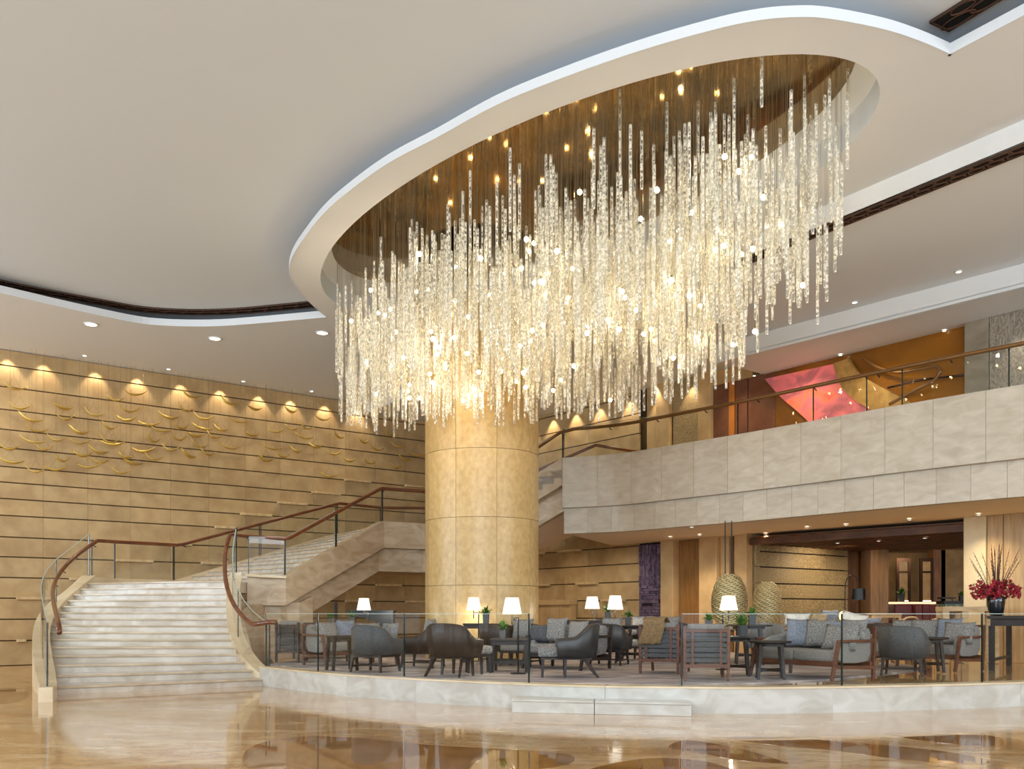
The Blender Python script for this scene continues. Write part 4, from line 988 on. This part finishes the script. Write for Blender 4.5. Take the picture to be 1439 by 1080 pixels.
# middle
lounge_shell('lounge_chair', 'charcoal leather shell chair with speckled seat, facing left before the column', .90, 14.80, (-.97,.02), m_leather, m_boucle)
sofa('loveseat', 'grey fabric loveseat behind the charcoal shell chair', .98, 17.0, (-.62,-.78), 1.25, m_boucle, m_walnut_dark)
pillow('speckled square cushion standing on the loveseat behind the charcoal shell chair', .78, 16.98, CZ+.69, (-.62,-.78), .46, .46, .25, m_boucle)
pillow('blocky grey cushion at the left end of the loveseat behind the charcoal shell chair', .50, 17.12, CZ+.62, (-.5,-.86), .40, .34, .2, m_fabric_dark, t=.22)
pillow('warm grey cushion at the right end of the loveseat behind the charcoal shell chair', 1.16, 16.78, CZ+.66, (-.62,-.78), .42, .40, .2, m_fabric)
armchair('armchair', 'charcoal leather armchair seen from behind, in front of the twin lit lamps', 1.86, 18.2, (.36,.93), m_leather, m_boucle)
pillow('speckled cushion in the charcoal armchair before the twin lamps', 1.93, 18.36, CZ+.70, (-.25,-.95), .42, .42, .2, m_boucle)
rect_table('console_table', 'long dark console table beyond the loveseat, carrying a lit table lamp', 1.62, 21.2, -.10, 1.50, .34, .83, m_walnut_dark, stretch=False)
floor_lamp('lit table lamp on the long dark console, left one of the twin lamps', 1.88, 21.15, -1, 1.35+6*21.1/F, .165, .27, CZ+.83, 'table_lamp')
potted('green plant in a dark pot on the long dark console between the twin lamps', 2.12, 21.1, CZ+.83, 1.4)
floor_lamp('pleated floor lamp by the round dining table, right one of the twin lamps', 2.06, 19.95, 1, 1.35+5*19.95/F, .165, .29)
round_table('dining_table', 'dark round dining table with slender legs before the purple slate feature', 2.33, 19.0, .43, .74, m_walnut_dark)
potted('green plant in a grey square pot on the round dining table', 2.30, 18.9, CZ+.74, 1.25)
armchair('armchair', 'grey armchair with cushion facing us left of the purple slate feature', 2.72, 20.1, (-.55,-.83), m_leather_brown, m_fabric)
pillow('speckled cushion in the armchair left of the purple slate feature', 2.74, 20.16, CZ+.72, (-.45,-.88), .46, .44, .2, m_boucle)
armchair('armchair', 'brown leather armchair with cushion facing us under the slate feature, right one', 3.27, 19.6, (-.55,-.83), m_leather_brown, m_fabric)
pillow('speckled cushion in the brown leather armchair, right of the round dining table', 3.22, 19.62, CZ+.70, (-.45,-.88), .48, .46, .2, m_boucle)
sc1 = slat_chair('slat_back_chair', 'slat backed lounge chair with a brown throw over it', 2.53, 15.80, (.38,.92), m_leather_grey, m_walnut)
slat_chair('slat_back_chair', 'slat backed lounge chair seen from behind, nearest the glass screen', 2.86, 14.18, (.12,.99), m_leather_grey, m_walnut)
# brown throw draped over the slat backed chair
th_ = MB(); n_ = 10; v = []
prof = [(-.16,.56),(-.05,.70),(.10,.84),(.22,.90),(.36,.885),(.46,.84),(.475,.70),(.49,.58),(.47,.46)]
pp = spline([(0,a,b) for a, b in prof], 3)
for q in pp:
    for i in range(n_+1):
        x = -.05+.36*i/n_; v.append((x+.06*math.sin(q.z*6), q.y+.012*math.sin(i*1.7+q.z*8), q.z+.01*math.sin(i*1.3)))
f = []
for a in range(len(pp)-1):
    for i in range(n_): f.append((a*(n_+1)+i,a*(n_+1)+i+1,(a+1)*(n_+1)+i+1,(a+1)*(n_+1)+i))
th_.add(v, f); thr = obj('throw_blanket', th_, mat('olive_brown_wool',(136,110,76),(112,90,60),30,.95), None, 'all', fix=False, loc=(2.53,15.80,CZ+.02), rz=facing(.38,.92))
sol = thr.modifiers.new('thickness','SOLIDIFY'); sol.thickness = .014; tag(thr, 'olive brown wool throw draped over the slat backed chair', 'blanket')
# right hand group
round_table('coffee_table', 'low round dark coffee table, nearer the glass screen of the overlapping pair', 3.86, 14.25, .31, .57, m_ebony)
round_table('coffee_table', 'round dark coffee table carrying a plant, rear one of the overlapping pair', 3.52, 15.05, .34, .62, m_ebony)
potted('bushy green plant in a square pot on the rear round coffee table', 3.62, 14.93, CZ+.62, 1.3, True)
round_table('low_table', 'low dark round table beside the floor lamp at the gold pod', 3.62, 17.5, .44, .68, m_ebony)
potted('dark green plant in a tall pot on the low table left of the floor lamp', 3.58, 17.35, CZ+.68, 1.35)
round_table('dining_table', 'dark round dining table in front of the hanging gold pod', 4.55, 18.3, .43, .76, m_walnut_dark)
potted('dark green plant in a black pot on the dining table between the gold pods', 4.58, 18.2, CZ+.76, 1.4)
floor_lamp('pleated floor lamp standing in front of the hanging gold pod', 3.66, 16.55, 1, 1.35+4*16.55/F, .155, .25)
armchair('armchair', 'warm grey armchair with its back to the small gold pod', 5.10, 19.1, (-.25,-.97), m_fabric, m_fabric)
sofa('sofa', 'grey two seat sofa with walnut frame, nearest the glass screen on the right', 4.62, 14.72, (-.85,-.52), 1.6, m_fabric)
pillow('blue grey square cushion at the far end of the nearest sofa', 4.57, 15.10, CZ+.67, (-.6,-.8), .50, .48, .25, m_fabric_blue)
pillow('speckled cushion in the middle of the nearest sofa beside the blue one', 4.77, 14.76, CZ+.67, (-.7,-.7), .52, .46, .25, m_boucle)
pillow('large speckled bolster on the near arm of the nearest sofa', 4.91, 14.25, CZ+.62, (-.75,-.66), .58, .44, .45, m_boucle, t=.2)
pillow('long speckled cushion at the back corner of the nearest sofa', 5.14, 14.34, CZ+.72, (-.85,-.52), .48, .36, .2, m_boucle)
pillow('small blue grey cushion tucked behind the bolster of the nearest sofa', 4.95, 14.57, CZ+.70, (-.85,-.52), .36, .36, .2, m_fabric_blue)
armchair('armchair', 'slate grey armchair seen from behind, between the two right hand sofas', 6.20, 15.1, (.48,.88), m_leather_grey, m_boucle)
round_table('coffee_table', 'dark round coffee table before the farther right hand sofa', 6.98, 15.95, .31, .58, m_walnut_dark)
sofa('sofa', 'grey sofa with walnut arm, farther right before the black console', 7.32, 16.88, (-.80,-.60), 1.6, m_fabric)
pillow('speckled cushion at the far end of the farther right sofa', 7.14, 17.38, CZ+.67, (-.7,-.7), .48, .42, .25, m_boucle)
pillow('wide speckled cushion in the middle of the farther right sofa', 7.38, 17.05, CZ+.67, (-.75,-.66), .56, .44, .25, m_boucle)
pillow('blue grey cushion on the farther right sofa', 7.65, 16.69, CZ+.68, (-.7,-.7), .44, .46, .25, m_fabric_blue)
pillow('grey bolster on the near walnut arm of the farther right sofa', 7.68, 16.40, CZ+.64, (-.75,-.66), .54, .42, .40, m_boucle, t=.2)
# chairs behind the nearest sofa
slat_chair('lounge_chair', 'walnut framed lounge chair with white cushions seen from behind', 5.55, 18.3, (.05,1), m_fabric_white, m_walnut)
pillow('white cushion lying over the back of the white walnut lounge chair', 5.55, 18.55, CZ+.86, (.05,1), .52, .24, .1, m_fabric_white)
lounge_shell('lounge_chair', 'tan cushioned lounge chair behind the white walnut chair', 6.50, 20.3, (-.9,-.4), m_fabric_tan, m_fabric_tan)
pillow('tall tan cushion leaning in the tan lounge chair', 6.48, 20.26, CZ+.74, (-.9,-.4), .46, .50, .35, m_fabric_tan)
pillow('blue cushion beside the tan lounge chair', 6.98, 20.95, CZ+.86, (-.5,-.86), .40, .40, .1, m_fabric_blue)
armchair('armchair', 'pale grey armchair behind the arc lamp foot', 6.95, 21.05, (-.2,-.97), m_fabric, m_fabric)
slat_chair('lounge_chair', 'light framed lounge chair holding a big white cushion', 6.48, 18.3, (.8,-.6), m_fabric_tan, m_lightoak)
pillow('big white square cushion standing in front of the wood wall', 6.38, 17.9, CZ+.76, (-.55,-.83), .50, .50, .15, m_fabric_white, roll=.25)
armchair('armchair', 'brown leather armchair with dark cushion near the red bar chairs', 7.80, 20.2, (.3,.95), m_leather_brown, m_fabric_dark)
pillow('blue grey cushion in the brown armchair near the bar', 7.58, 20.1, CZ+.72, (.3,.95), .40, .36, .1, m_fabric_blue)
for (px, Y, l) in [(1270,22.0,'white wooden chair with curved back near the red bar chairs'),(1312,21.2,'pale wooden chair, left one below the display case'),(1338,20.4,'pale wooden chair, right one below the display case')]:
    t = thing('wooden_chair', l, 'chair', ((px-CX)/F*Y,Y,CZ), facing(-.3,.95)); w = .44
    obj('seat', MB().box(-w/2,w/2,-.24,.22,.43,.47), m_lightoak, t, bevel=.01)
    for i in (-1,1):
        obj('leg', MB().bar((i*.2,-.22,.43),(i*.21,-.24,0),.04), m_lightoak, t); obj('leg', MB().bar((i*.2,.22,.86),(i*.21,.24,0),.04), m_lightoak, t)
    obj('back_rail', MB().tube(spline([(-.21,.22,.80),(-.12,.26,.88),(.12,.26,.88),(.21,.22,.80)],3), .022, 6), m_lightoak, t, 'all')
    obj('back_rail', MB().tube(spline([(-.21,.22,.62),(0,.27,.68),(.21,.22,.62)],3), .018, 6), m_lightoak, t, 'all')
for (px, Y, h, l) in [(1242,22.6,.98,'small light oak side table near the lit wood column')]:
    rect_table('side_table', l, (px-CX)/F*Y, Y, 0, .72, .4, h, m_lightoak, stretch=False)
# light oak high table and black console with the orchid vase
t = thing('high_table', 'light oak high table with thick square legs before the ivory pier', 'table', (9.05,19.15,CZ), -.15)
obj('table_top', MB().box(-.45,.62,-.25,.25,1.02,1.115), m_lightoak, t, bevel=.008)
for i in (-.38,-.02,.55):
    for j in (-.19,.19): obj('leg', MB().box(i-.06,i+.06,j-.05,j+.05,0,1.02), m_lightoak, t)
ang = math.atan2(.81,.59)
ck = thing('console_table', 'black lacquered console table carrying the red flowers', 'table', (9.14,17.10,PZ+.002), ang)
obj('table_top', MB().box(-.90,1.05,-.42,.42,.90,.955), m_ebony, ck, bevel=.006)
obj('apron', MB().box(-.84,1.0,-.37,.37,.78,.90), m_ebony, ck)
for i in (-.82,.98):
    for j in (-.35,.35): obj('leg', MB().box(i-.045,i+.045,j-.045,j+.045,0,.78), m_ebony, ck)
obj('stretcher', MB().box(-.82,.98,.33,.37,.16,.21).box(-.82,.98,-.37,-.33,.16,.21), m_ebony, ck)
VX, VY = 8.70, 17.14
vz = PZ+.002+.955
vs = thing('vase', 'tall glossy black vase on the console table', 'vase', (VX,VY,vz))
m_vase = mat('glossy_black_ceramic', (26,28,32), None, rough=.18, spec=.7)
obj('body', MB().lathe([(.085,0),(.105,.01),(.135,.12),(.152,.24),(.150,.33),(.142,.345),(.13,.335),(.125,.2)], 28), m_vase, vs, smooth='all')
fl = thing('flower_arrangement', 'arrangement of red orchids and tall twigs in the black vase', 'flowers', (VX,VY,vz+.30))
m_twig = mat('dark_twig', (86,54,40), (60,38,30), 20, .7); m_orch = mat('crimson_orchid', (178,32,52), (126,16,34), 14, .6, rand=.1); m_bud = mat('dark_bud', (70,44,34), None, rough=.6)
for k in range(22):
    a = rnd.uniform(0,2*PI); sp_ = rnd.uniform(.02,.36); h = rnd.uniform(.55,1.05)
    p0 = Vector((math.cos(a)*.03,math.sin(a)*.03,-.1)); p2 = Vector((math.cos(a)*sp_*1.3,math.sin(a)*sp_*.9,h)); p1 = p0.lerp(p2,.5)+Vector((math.cos(a)*-.02,0,.03))
    tw = MB(); tw.tube(spline([p0,p1,p2],4), [.005]*8+[.002], 4, cap=False)
    for q in range(9):
        c = p0.lerp(p2,.35+.07*q)+Vector((rnd.uniform(-.008,.008),rnd.uniform(-.008,.008),0)); tw.lathe([(.001,-.012),(.007,0),(.001,.012)],4,tuple(c),cap=False)
    obj('twig', tw, m_twig, fl, fix=False)
petal = MB()
for k in range(5):
    a = 2*PI*k/5; c, s_ = math.cos(a), math.sin(a); petal.add([(0,0,0),(c*.014-s_*.010,s_*.014+c*.010,.006),(c*.030,s_*.030,.003),(c*.014+s_*.010,s_*.014-c*.010,.006)], [(0,1,2,3)])
pm = mesh(petal, 'blossom', m_orch, fix=False); nb = 0
for k in range(30):
    a = rnd.uniform(0,2*PI); R_ = rnd.uniform(.22,.46); zz = rnd.uniform(.02,.26)
    stem = [Vector((0,0,.0)), Vector((math.cos(a)*R_*.5,math.sin(a)*R_*.45,zz*.9+.08)), Vector((math.cos(a)*R_,math.sin(a)*R_*.8,zz-.02))]
    s3 = spline(stem,5); obj('stem', MB().tube(s3,.003,4,cap=False), m_leaf, fl, fix=False)
    for q in range(9):
        if nb >= 270: break
        c = s3[min(len(s3)-1, 2+q)]+Vector((rnd.uniform(-.03,.03),rnd.uniform(-.03,.03),rnd.uniform(-.025,.035)))
        o = obj('blossom', pm, m_orch, fl, loc=tuple(c)); o.rotation_euler = (rnd.uniform(-1.4,1.4),rnd.uniform(-1.4,1.4),rnd.uniform(0,6)); o.scale = (1.45,)*3; nb += 1
sm_ = MB()
for k in range(260):
    a = rnd.uniform(0,2*PI); R_ = .44*math.sqrt(rnd.random()); z_ = rnd.uniform(-.02,.30)*(1-R_*.9)+.02
    M_ = Matrix.Translation((math.cos(a)*R_,math.sin(a)*R_*.8,z_)) @ Matrix.Rotation(rnd.uniform(-1.5,1.5),4,'X') @ Matrix.Rotation(rnd.uniform(-1.5,1.5),4,'Y') @ Matrix.Scale(1.15,4)
    sm_.add([M_ @ Vector(p) for p in petal.v], petal.f)
o = obj('small_blossoms', sm_, m_orch, fl, fix=False); o['kind'] = 'stuff'
lf = MB()
for k in range(24):
    a = rnd.uniform(0,2*PI); L = rnd.uniform(.12,.24); d = Vector((math.cos(a),math.sin(a),rnd.uniform(-.1,.5))).normalized(); s_ = d.cross(Vector((0,0,1))).normalized()*.016; o = Vector((0,0,.02))
    lf.add([o,o+d*L*.5+s_,o+d*L,o+d*L*.5-s_], [(0,1,2,3)])
obj('leaves', lf, m_leaf, fl, fix=False)
# arc lamp
AX, AY = (1188-CX)/F*21.5, 21.5
al = thing('arc_lamp', 'black arc floor lamp with drum shade before the wood wall', 'lamp', (AX,AY,CZ))
obj('base', MB().lathe([(.16,0),(.16,.02),(.02,.035)],20), m_black, al, smooth=True)
cz_ = EYE+(861-808)/F*21.5-CZ
obj('arc_pole', MB().tube(spline([(0,0,.02),(-.01,0,.7),(.0,0,cz_-.25),(.07,0,cz_-.04),(.16,0,cz_),(.26,0,cz_-.08),(.30,0,cz_-.30)],5), .010, 6), m_black, al, smooth='all')
obj('drum_shade', MB().lathe([(.16,cz_-.55),(.145,cz_-.30)],24,(.30,0,0),cap=False).lathe([(.145,cz_-.301),(.01,cz_-.300)],24,(.30,0,0),cap=False), m_black, al, smooth=True)
obj('bulb', MB().lathe([(.01,cz_-.5),(.05,cz_-.46),(.06,cz_-.42),(.03,cz_-.36)],12,(.30,0,0)), m_lamp_disc, al, smooth=True)
point('arc_lamp_bulb', (AX+.30,AY,CZ+cz_-.50), 8, 'soft', .04)
gl_ = thing('glow_lamp', 'small glowing globe lamp behind the nearest sofa', 'lamp', ((1186-CX)/F*19.6,19.6,CZ))
obj('globe', MB().lathe([(.03,.82),(.085,.86),(.10,.93),(.08,1.0),(.02,1.03)],16), emitter('glowing_globe',(255,214,140),3.0), gl_, smooth='all'); obj('stand', MB().lathe([(.12,0),(.12,.02),(.015,.04),(.015,.83)],12), m_walnut, gl_, smooth=True)
# gold woven pods
m_pod = mat('woven_champagne_metal', (244,230,184), (206,184,124), 30, .28, metal=.6, detail=3)
def pod(label, px, Y, zc, rx, rz, cables):
    t = thing('woven_pod', label, 'sculpture', ((px-CX)/F*Y,Y,zc)); n = 46
    nb_ = int(rz*2/.031)
    for k in range(nb_):
        z = -rz+(k+.5)*2*rz/nb_; r = rx*math.sqrt(max(.05,1-(z/rz)**2*.92)); pts_ = []
        for i in range(n):
            a = 2*PI*i/n; pts_.append(((r+.012*math.sin(a*13+k*1.9))*math.cos(a),(r+.012*math.sin(a*13+k*1.9))*math.sin(a),z+.013*math.sin(a*11+k*2.1)+.007*math.sin(a*5+k)))
        obj('woven_band', MB().tube(pts_, .0125, 4, closed=True), m_pod, t, 'all', fix=False)
    obj('lining', MB().lathe([(rx*.30,-rz*.96),(rx*.72,-rz*.72),(rx*.93,-rz*.25),(rx*.93,rz*.25),(rx*.72,rz*.72),(rx*.30,rz*.96)], 20), m_goldtex, t, smooth='all')
    if cables:
        for x in (-.09,.05): obj('cable', MB().tube([(x,0,rz*.95),(x,0,3.34-zc)], .012, 6), m_black, t)
    else: obj('stand', MB().tube([(0,0,-rz*.95),(0,0,CZ-zc+.01)], .03, 8).lathe([(.2,CZ-zc),(.2,CZ-zc+.02)],16), m_black, t)
pod('large woven champagne metal pod hung on two black cables', 1025, 20.6, 1.35+15*20.6/F, .375, .61, True)
pod('smaller woven champagne metal pod on a stand, right of the hanging pod', 1078, 21.8, 1.35+12*21.8/F, .315, .52, False)
# small table with plant near the column, fireplace ledge on the right wall
rect_table('side_table', 'narrow dark side table against the big column', -.72, 19.1, 0, .52, .26, .78, m_walnut_dark, stretch=False)
potted('dark green plant in a tall pot on the side table against the column', -.52, 19.1, CZ+.78, 1.45)
floor_lamp('pleated floor lamp close to the big column, left of the brighter one', -.68, 19.42, -1, 1.35+4*19.4/F, .15, .26)
floor_lamp('tall pleated floor lamp beside the dark coffee table, nearest of the lamps', .10, 15.45, -1, 1.35+0*15.5/F-.02, .155, .27)
hb = thing('stone_mantel', 'honey stone mantel shelf on the wall right of the column', 'mantel', (*RW(s_at(757)-.1),CZ), Rang)
wm = s_at(817)-s_at(757)
obj('shelf', MB().box(0,wm,-.42,-.075,1.24,1.40), m_pil, hb, bevel=.008)
for k in range(4): obj('front_panel', MB().box(.04+k*(wm-.08)/4+.008,.04+(k+1)*(wm-.08)/4-.008,-.34,-.075,0,1.235), m_pil, hb, bevel=.006)
# benches of the restaurant side and plants on the bar
potted('white flowering plant on the glowing bar counter', (1266-CX)/F*30.4, 30.4, .62+1.085, 2.0)
potted('small plant on top of the display case', (1352-CX)/F*25, 25.05, .365+1.302, 1.1)
# ------------------------------------------------------------------ flock of gilded wing ornaments on wires
m_gold = mat('gilded_metal', (222,190,100), None, rough=.35, metal=.7)
m_thread = mat('dark_thread', (128,106,70), None, rough=.6)
def wing_mesh(span, curl, lean):
    m = MB(); n = 14; v = []; top = []; 
    for i in range(n+1):
        u = 2*i/n-1; x = u*span/2; z = curl*(abs(u)**2.2)*(1.25 if u < 0 else .9); w = .065*(1-abs(u)**1.6)**.8+.005; y = .05*u
        v += [(x,y-w,z+.02),(x,y-w*.4,z-.025*(1-u*u)),(x,y+w*.4,z-.025*(1-u*u)),(x,y+w,z+.015),(x,y,z+.012*(1-u*u))]
    f = []
    for i in range(n):
        for k in range(4): f.append((5*i+k,5*i+k+1,5*i+6+k,5*i+5+k)) if k < 3 else f.append((5*i+3,5*i+4,5*i+9,5*i+8))
        f.append((5*i+4,5*i,5*i+5,5*i+9))
    m.add(v, f); return mesh(m, 'wing', m_gold, smooth='all')
wings = [wing_mesh(.60,.12,0), wing_mesh(.56,.15,0), wing_mesh(.64,.10,0), wing_mesh(.5,.14,0)]
bA = [(110,262),(160,420),(508,420),(525,505),(235,512),(745,470),(1085,310),(920,355),(1040,443),(1010,515),(1190,552),(870,578),(290,600),(635,615),(255,685),(445,672),(640,695),(865,685),(905,710),(355,748),(785,770),(80,745),(85,850),(500,840),(665,800),(810,850),(715,890),(1010,815),(1145,765),(1225,825),(1050,855),(290,925),(450,910),(965,935),(1290,600),(1215,680)]
bB = [(265,318),(565,372),(775,418),(220,425),(90,480),(360,490),(650,515),(1050,438),(1295,497),(190,562),(350,565),(495,575),(930,590),(1055,570),(310,625),(445,635),(750,620),(170,650),(1140,635),(1165,565),(1420,635),(325,705),(565,715),(105,730),(250,780),(400,768),(890,720),(1090,745),(1240,710),(1385,765),(850,815),(985,785),(1345,940)]
bp = [(x/5.683, 500+y/5.683) for x, y in bA]+[(220+x/5.535, 500+y/5.535) for x, y in bB]+[(491,648),(521,651),(558,657),(569,646),(374,646),(530,632),(512,622),(560,628),(548,612),(585,640)]
for i, (px, py) in enumerate(bp):
    d = rnd.choice([.28,.42,.56]); A = LA+Ln*d; k = (px-CX)/F; t = (-k*A.y+A.x)/(k*Ld.y-Ld.x); p = A+Ld*t; z = EYE+(HOR-py)/F*p.y
    b = thing('wing_ornament', 'gilded crescent wing ornament hanging on wires before the limestone wall', 'ornament', (p.x,p.y,z), math.atan2(Ld.y,Ld.x)+rnd.uniform(-.35,.35), 'flock of gilded wing ornaments')
    w = obj('wing', wings[i % 4], m_gold, b); w.rotation_euler = (rnd.uniform(-.25,.25), rnd.uniform(-.22,.22), 0)
    wi = MB(); wi.tube([(-.16,0,.03),(0,0,.3)],.0026,3,cap=False); wi.tube([(.16,0,.03),(0,0,.3)],.0026,3,cap=False); wi.tube([(0,0,.3),(0,0,8.1-z)],.0026,3,cap=False)
    obj('wire', wi, m_thread, b, fix=False)
# ------------------------------------------------------------------ chandelier of glass rods in the oval recess
def rod_material(name, clear):
    m = bpy.data.materials.new(name); m.use_nodes = True; nt = m.node_tree; N = nt.nodes; K = nt.links
    b = N['Principled BSDF']; out = N['Material Output']
    b.inputs['Base Color'].default_value = (.95,.90,.80,1); b.inputs['Roughness'].default_value = .12; b.inputs['Specular IOR Level'].default_value = .9
    tr = N.new('ShaderNodeBsdfTransparent'); tr.inputs[0].default_value = (.93,.94,.92,1)
    tl = N.new('ShaderNodeBsdfTranslucent'); tl.inputs[0].default_value = (1,.93,.8,1)
    ad = N.new('ShaderNodeMixShader'); ad.inputs[0].default_value = .35; K.new(b.outputs[0], ad.inputs[1]); K.new(tl.outputs[0], ad.inputs[2])
    tc = N.new('ShaderNodeTexCoord'); mp = N.new('ShaderNodeMapping'); mp.inputs['Scale'].default_value = (1,1,.8); K.new(tc.outputs['Object'], mp.inputs[0])
    nz = N.new('ShaderNodeTexNoise'); nz.inputs['Scale'].default_value = 22; nz.inputs['Detail'].default_value = 2; K.new(mp.outputs[0], nz.inputs[0])
    r = N.new('ShaderNodeValToRGB'); e = r.color_ramp.elements
    e[0].position = .51; e[0].color = (clear,clear,clear,1); e[1].position = .565; e[1].color = (.95,.95,.95,1) if clear < .2 else (.3,.3,.3,1)
    K.new(nz.outputs['Fac'], r.inputs[0])
    lw = N.new('ShaderNodeLayerWeight'); lw.inputs[0].default_value = .35
    mx = N.new('ShaderNodeMath'); mx.operation = 'MAXIMUM'; K.new(r.outputs[0], mx.inputs[0]); K.new(lw.outputs['Facing'], mx.inputs[1])
    x = N.new('ShaderNodeMixShader'); K.new(mx.outputs[0], x.inputs[0]); K.new(tr.outputs[0], x.inputs[1]); K.new(ad.outputs[0], x.inputs[2])
    K.new(x.outputs[0], out.inputs[0]); return m
m_rod = rod_material('bubbled_glass_rod', .12); m_rod_clear = rod_material('clear_glass_rod', .06)
m_wire = mat('steel_wire', (150,140,120), None, rough=.3, metal=.8)
chand = thing('chandelier', 'huge oval chandelier of hanging bubbled glass rods under a bronze mirror', 'chandelier', (EC.x,EC.y,8.75))
obj('mirror_plate', MB().prism([p-EC for p in ell(5.9,2.54)], 0, .03), m_mirror, chand)
RR = .021
rods = []
def zfloor(u, v):
    # lower profile of the hanging rods
    return 5.12+.42*max(0,(u-.45)/.55)**1.2+.10*math.sin(5*u+2*v)
nrod = 1560; tries = 0
while len(rods) < nrod:
    u, v = rnd.uniform(-1,1), rnd.uniform(-1,1)
    if u*u+v*v > .965: continue
    p = EU*(5.86*u)+EV*(2.48*v)
    t = rnd.random(); ln = rnd.choice([.75,.95,1.1,1.25])
    zb = zfloor(u,v)+rnd.random()**1.35*1.75+.02
    if u > .55 and rnd.random() < .35: zb += rnd.uniform(.2,1.0)
    zt = min(zb+ln, 8.62)
    rods.append((p.x, p.y, zb, zt))
def near_key(r):
    return Vector((r[0]+EC.x, r[1]+EC.y)).length-(8.5-r[3])*.8
rods.sort(key=near_key)
def rod_mb(h, r=RR): 
    m = MB(); m.lathe([(r*.8,0),(r,.012),(r,h-.012),(r*.8,h)], 6); return m
meshes = {}
for x, y, zb, zt in rods[:300]:
    h = max(.3, round(zt-zb,1)); mt = m_rod_clear if rnd.random() < .3 else m_rod
    key = (h, mt.name)
    if key not in meshes: meshes[key] = mesh(rod_mb(h), 'glass_rod', mt, smooth=True, fix=False)
    obj('glass_rod', meshes[key], mt, chand, loc=(x,y,zb-8.75))
mbs = [MB(), MB()]
for i, (x, y, zb, zt) in enumerate(rods[300:]):
    m = rod_mb(zt-zb); m.v = [(a+x,b+y,c+zb-8.75) for a, b, c in m.v]; k = 0 if (i % 10) > 2 else 1; mbs[k].add(m.v, m.f)
for k in range(2):
    o = obj('glass_rods', mbs[k], (m_rod, m_rod_clear)[k], chand, smooth='all', fix=False); o['kind'] = 'stuff'
mw = MB()
for x, y, zb, zt in rods:
    r = .0022; z0 = zt-8.75
    mw.add([(x+r,y,z0),(x-r*.5,y+r*.87,z0),(x-r*.5,y-r*.87,z0),(x+r,y,0),(x-r*.5,y+r*.87,0),(x-r*.5,y-r*.87,0)], [(0,1,4,3),(1,2,5,4),(2,0,3,5)])
o = obj('hanging_wires', mw, m_wire, chand, fix=False); o['kind'] = 'stuff'
bm_ = mesh(MB().lathe([(.012,-.035),(.03,-.02),(.034,0),(.03,.02),(.012,.035)], 8), 'bulb', m_bulb, smooth='all')
cap_ = mesh(MB().lathe([(.01,.03),(.013,.035),(.013,.07),(.004,.08)], 8), 'bulb_cap', m_wire, smooth=True)
k = 0
for i in range(400):
    u, v = rnd.uniform(-1,1), rnd.uniform(-1,1)
    if u*u+v*v > .93: continue
    p = EU*(5.7*u)+EV*(2.4*v); zz = zfloor(u,v)+.35+rnd.random()**1.1*2.1
    b = obj('bulb', bm_, m_bulb, chand, loc=(p.x,p.y,zz-8.75)); obj('bulb_cap', cap_, m_wire, b)
    if k % 4 == 0: point('chandelier_bulb', (p.x+EC.x,p.y+EC.y,zz-.05), 7.5, 'soft', .04)
    k += 1
    if k >= 140: break
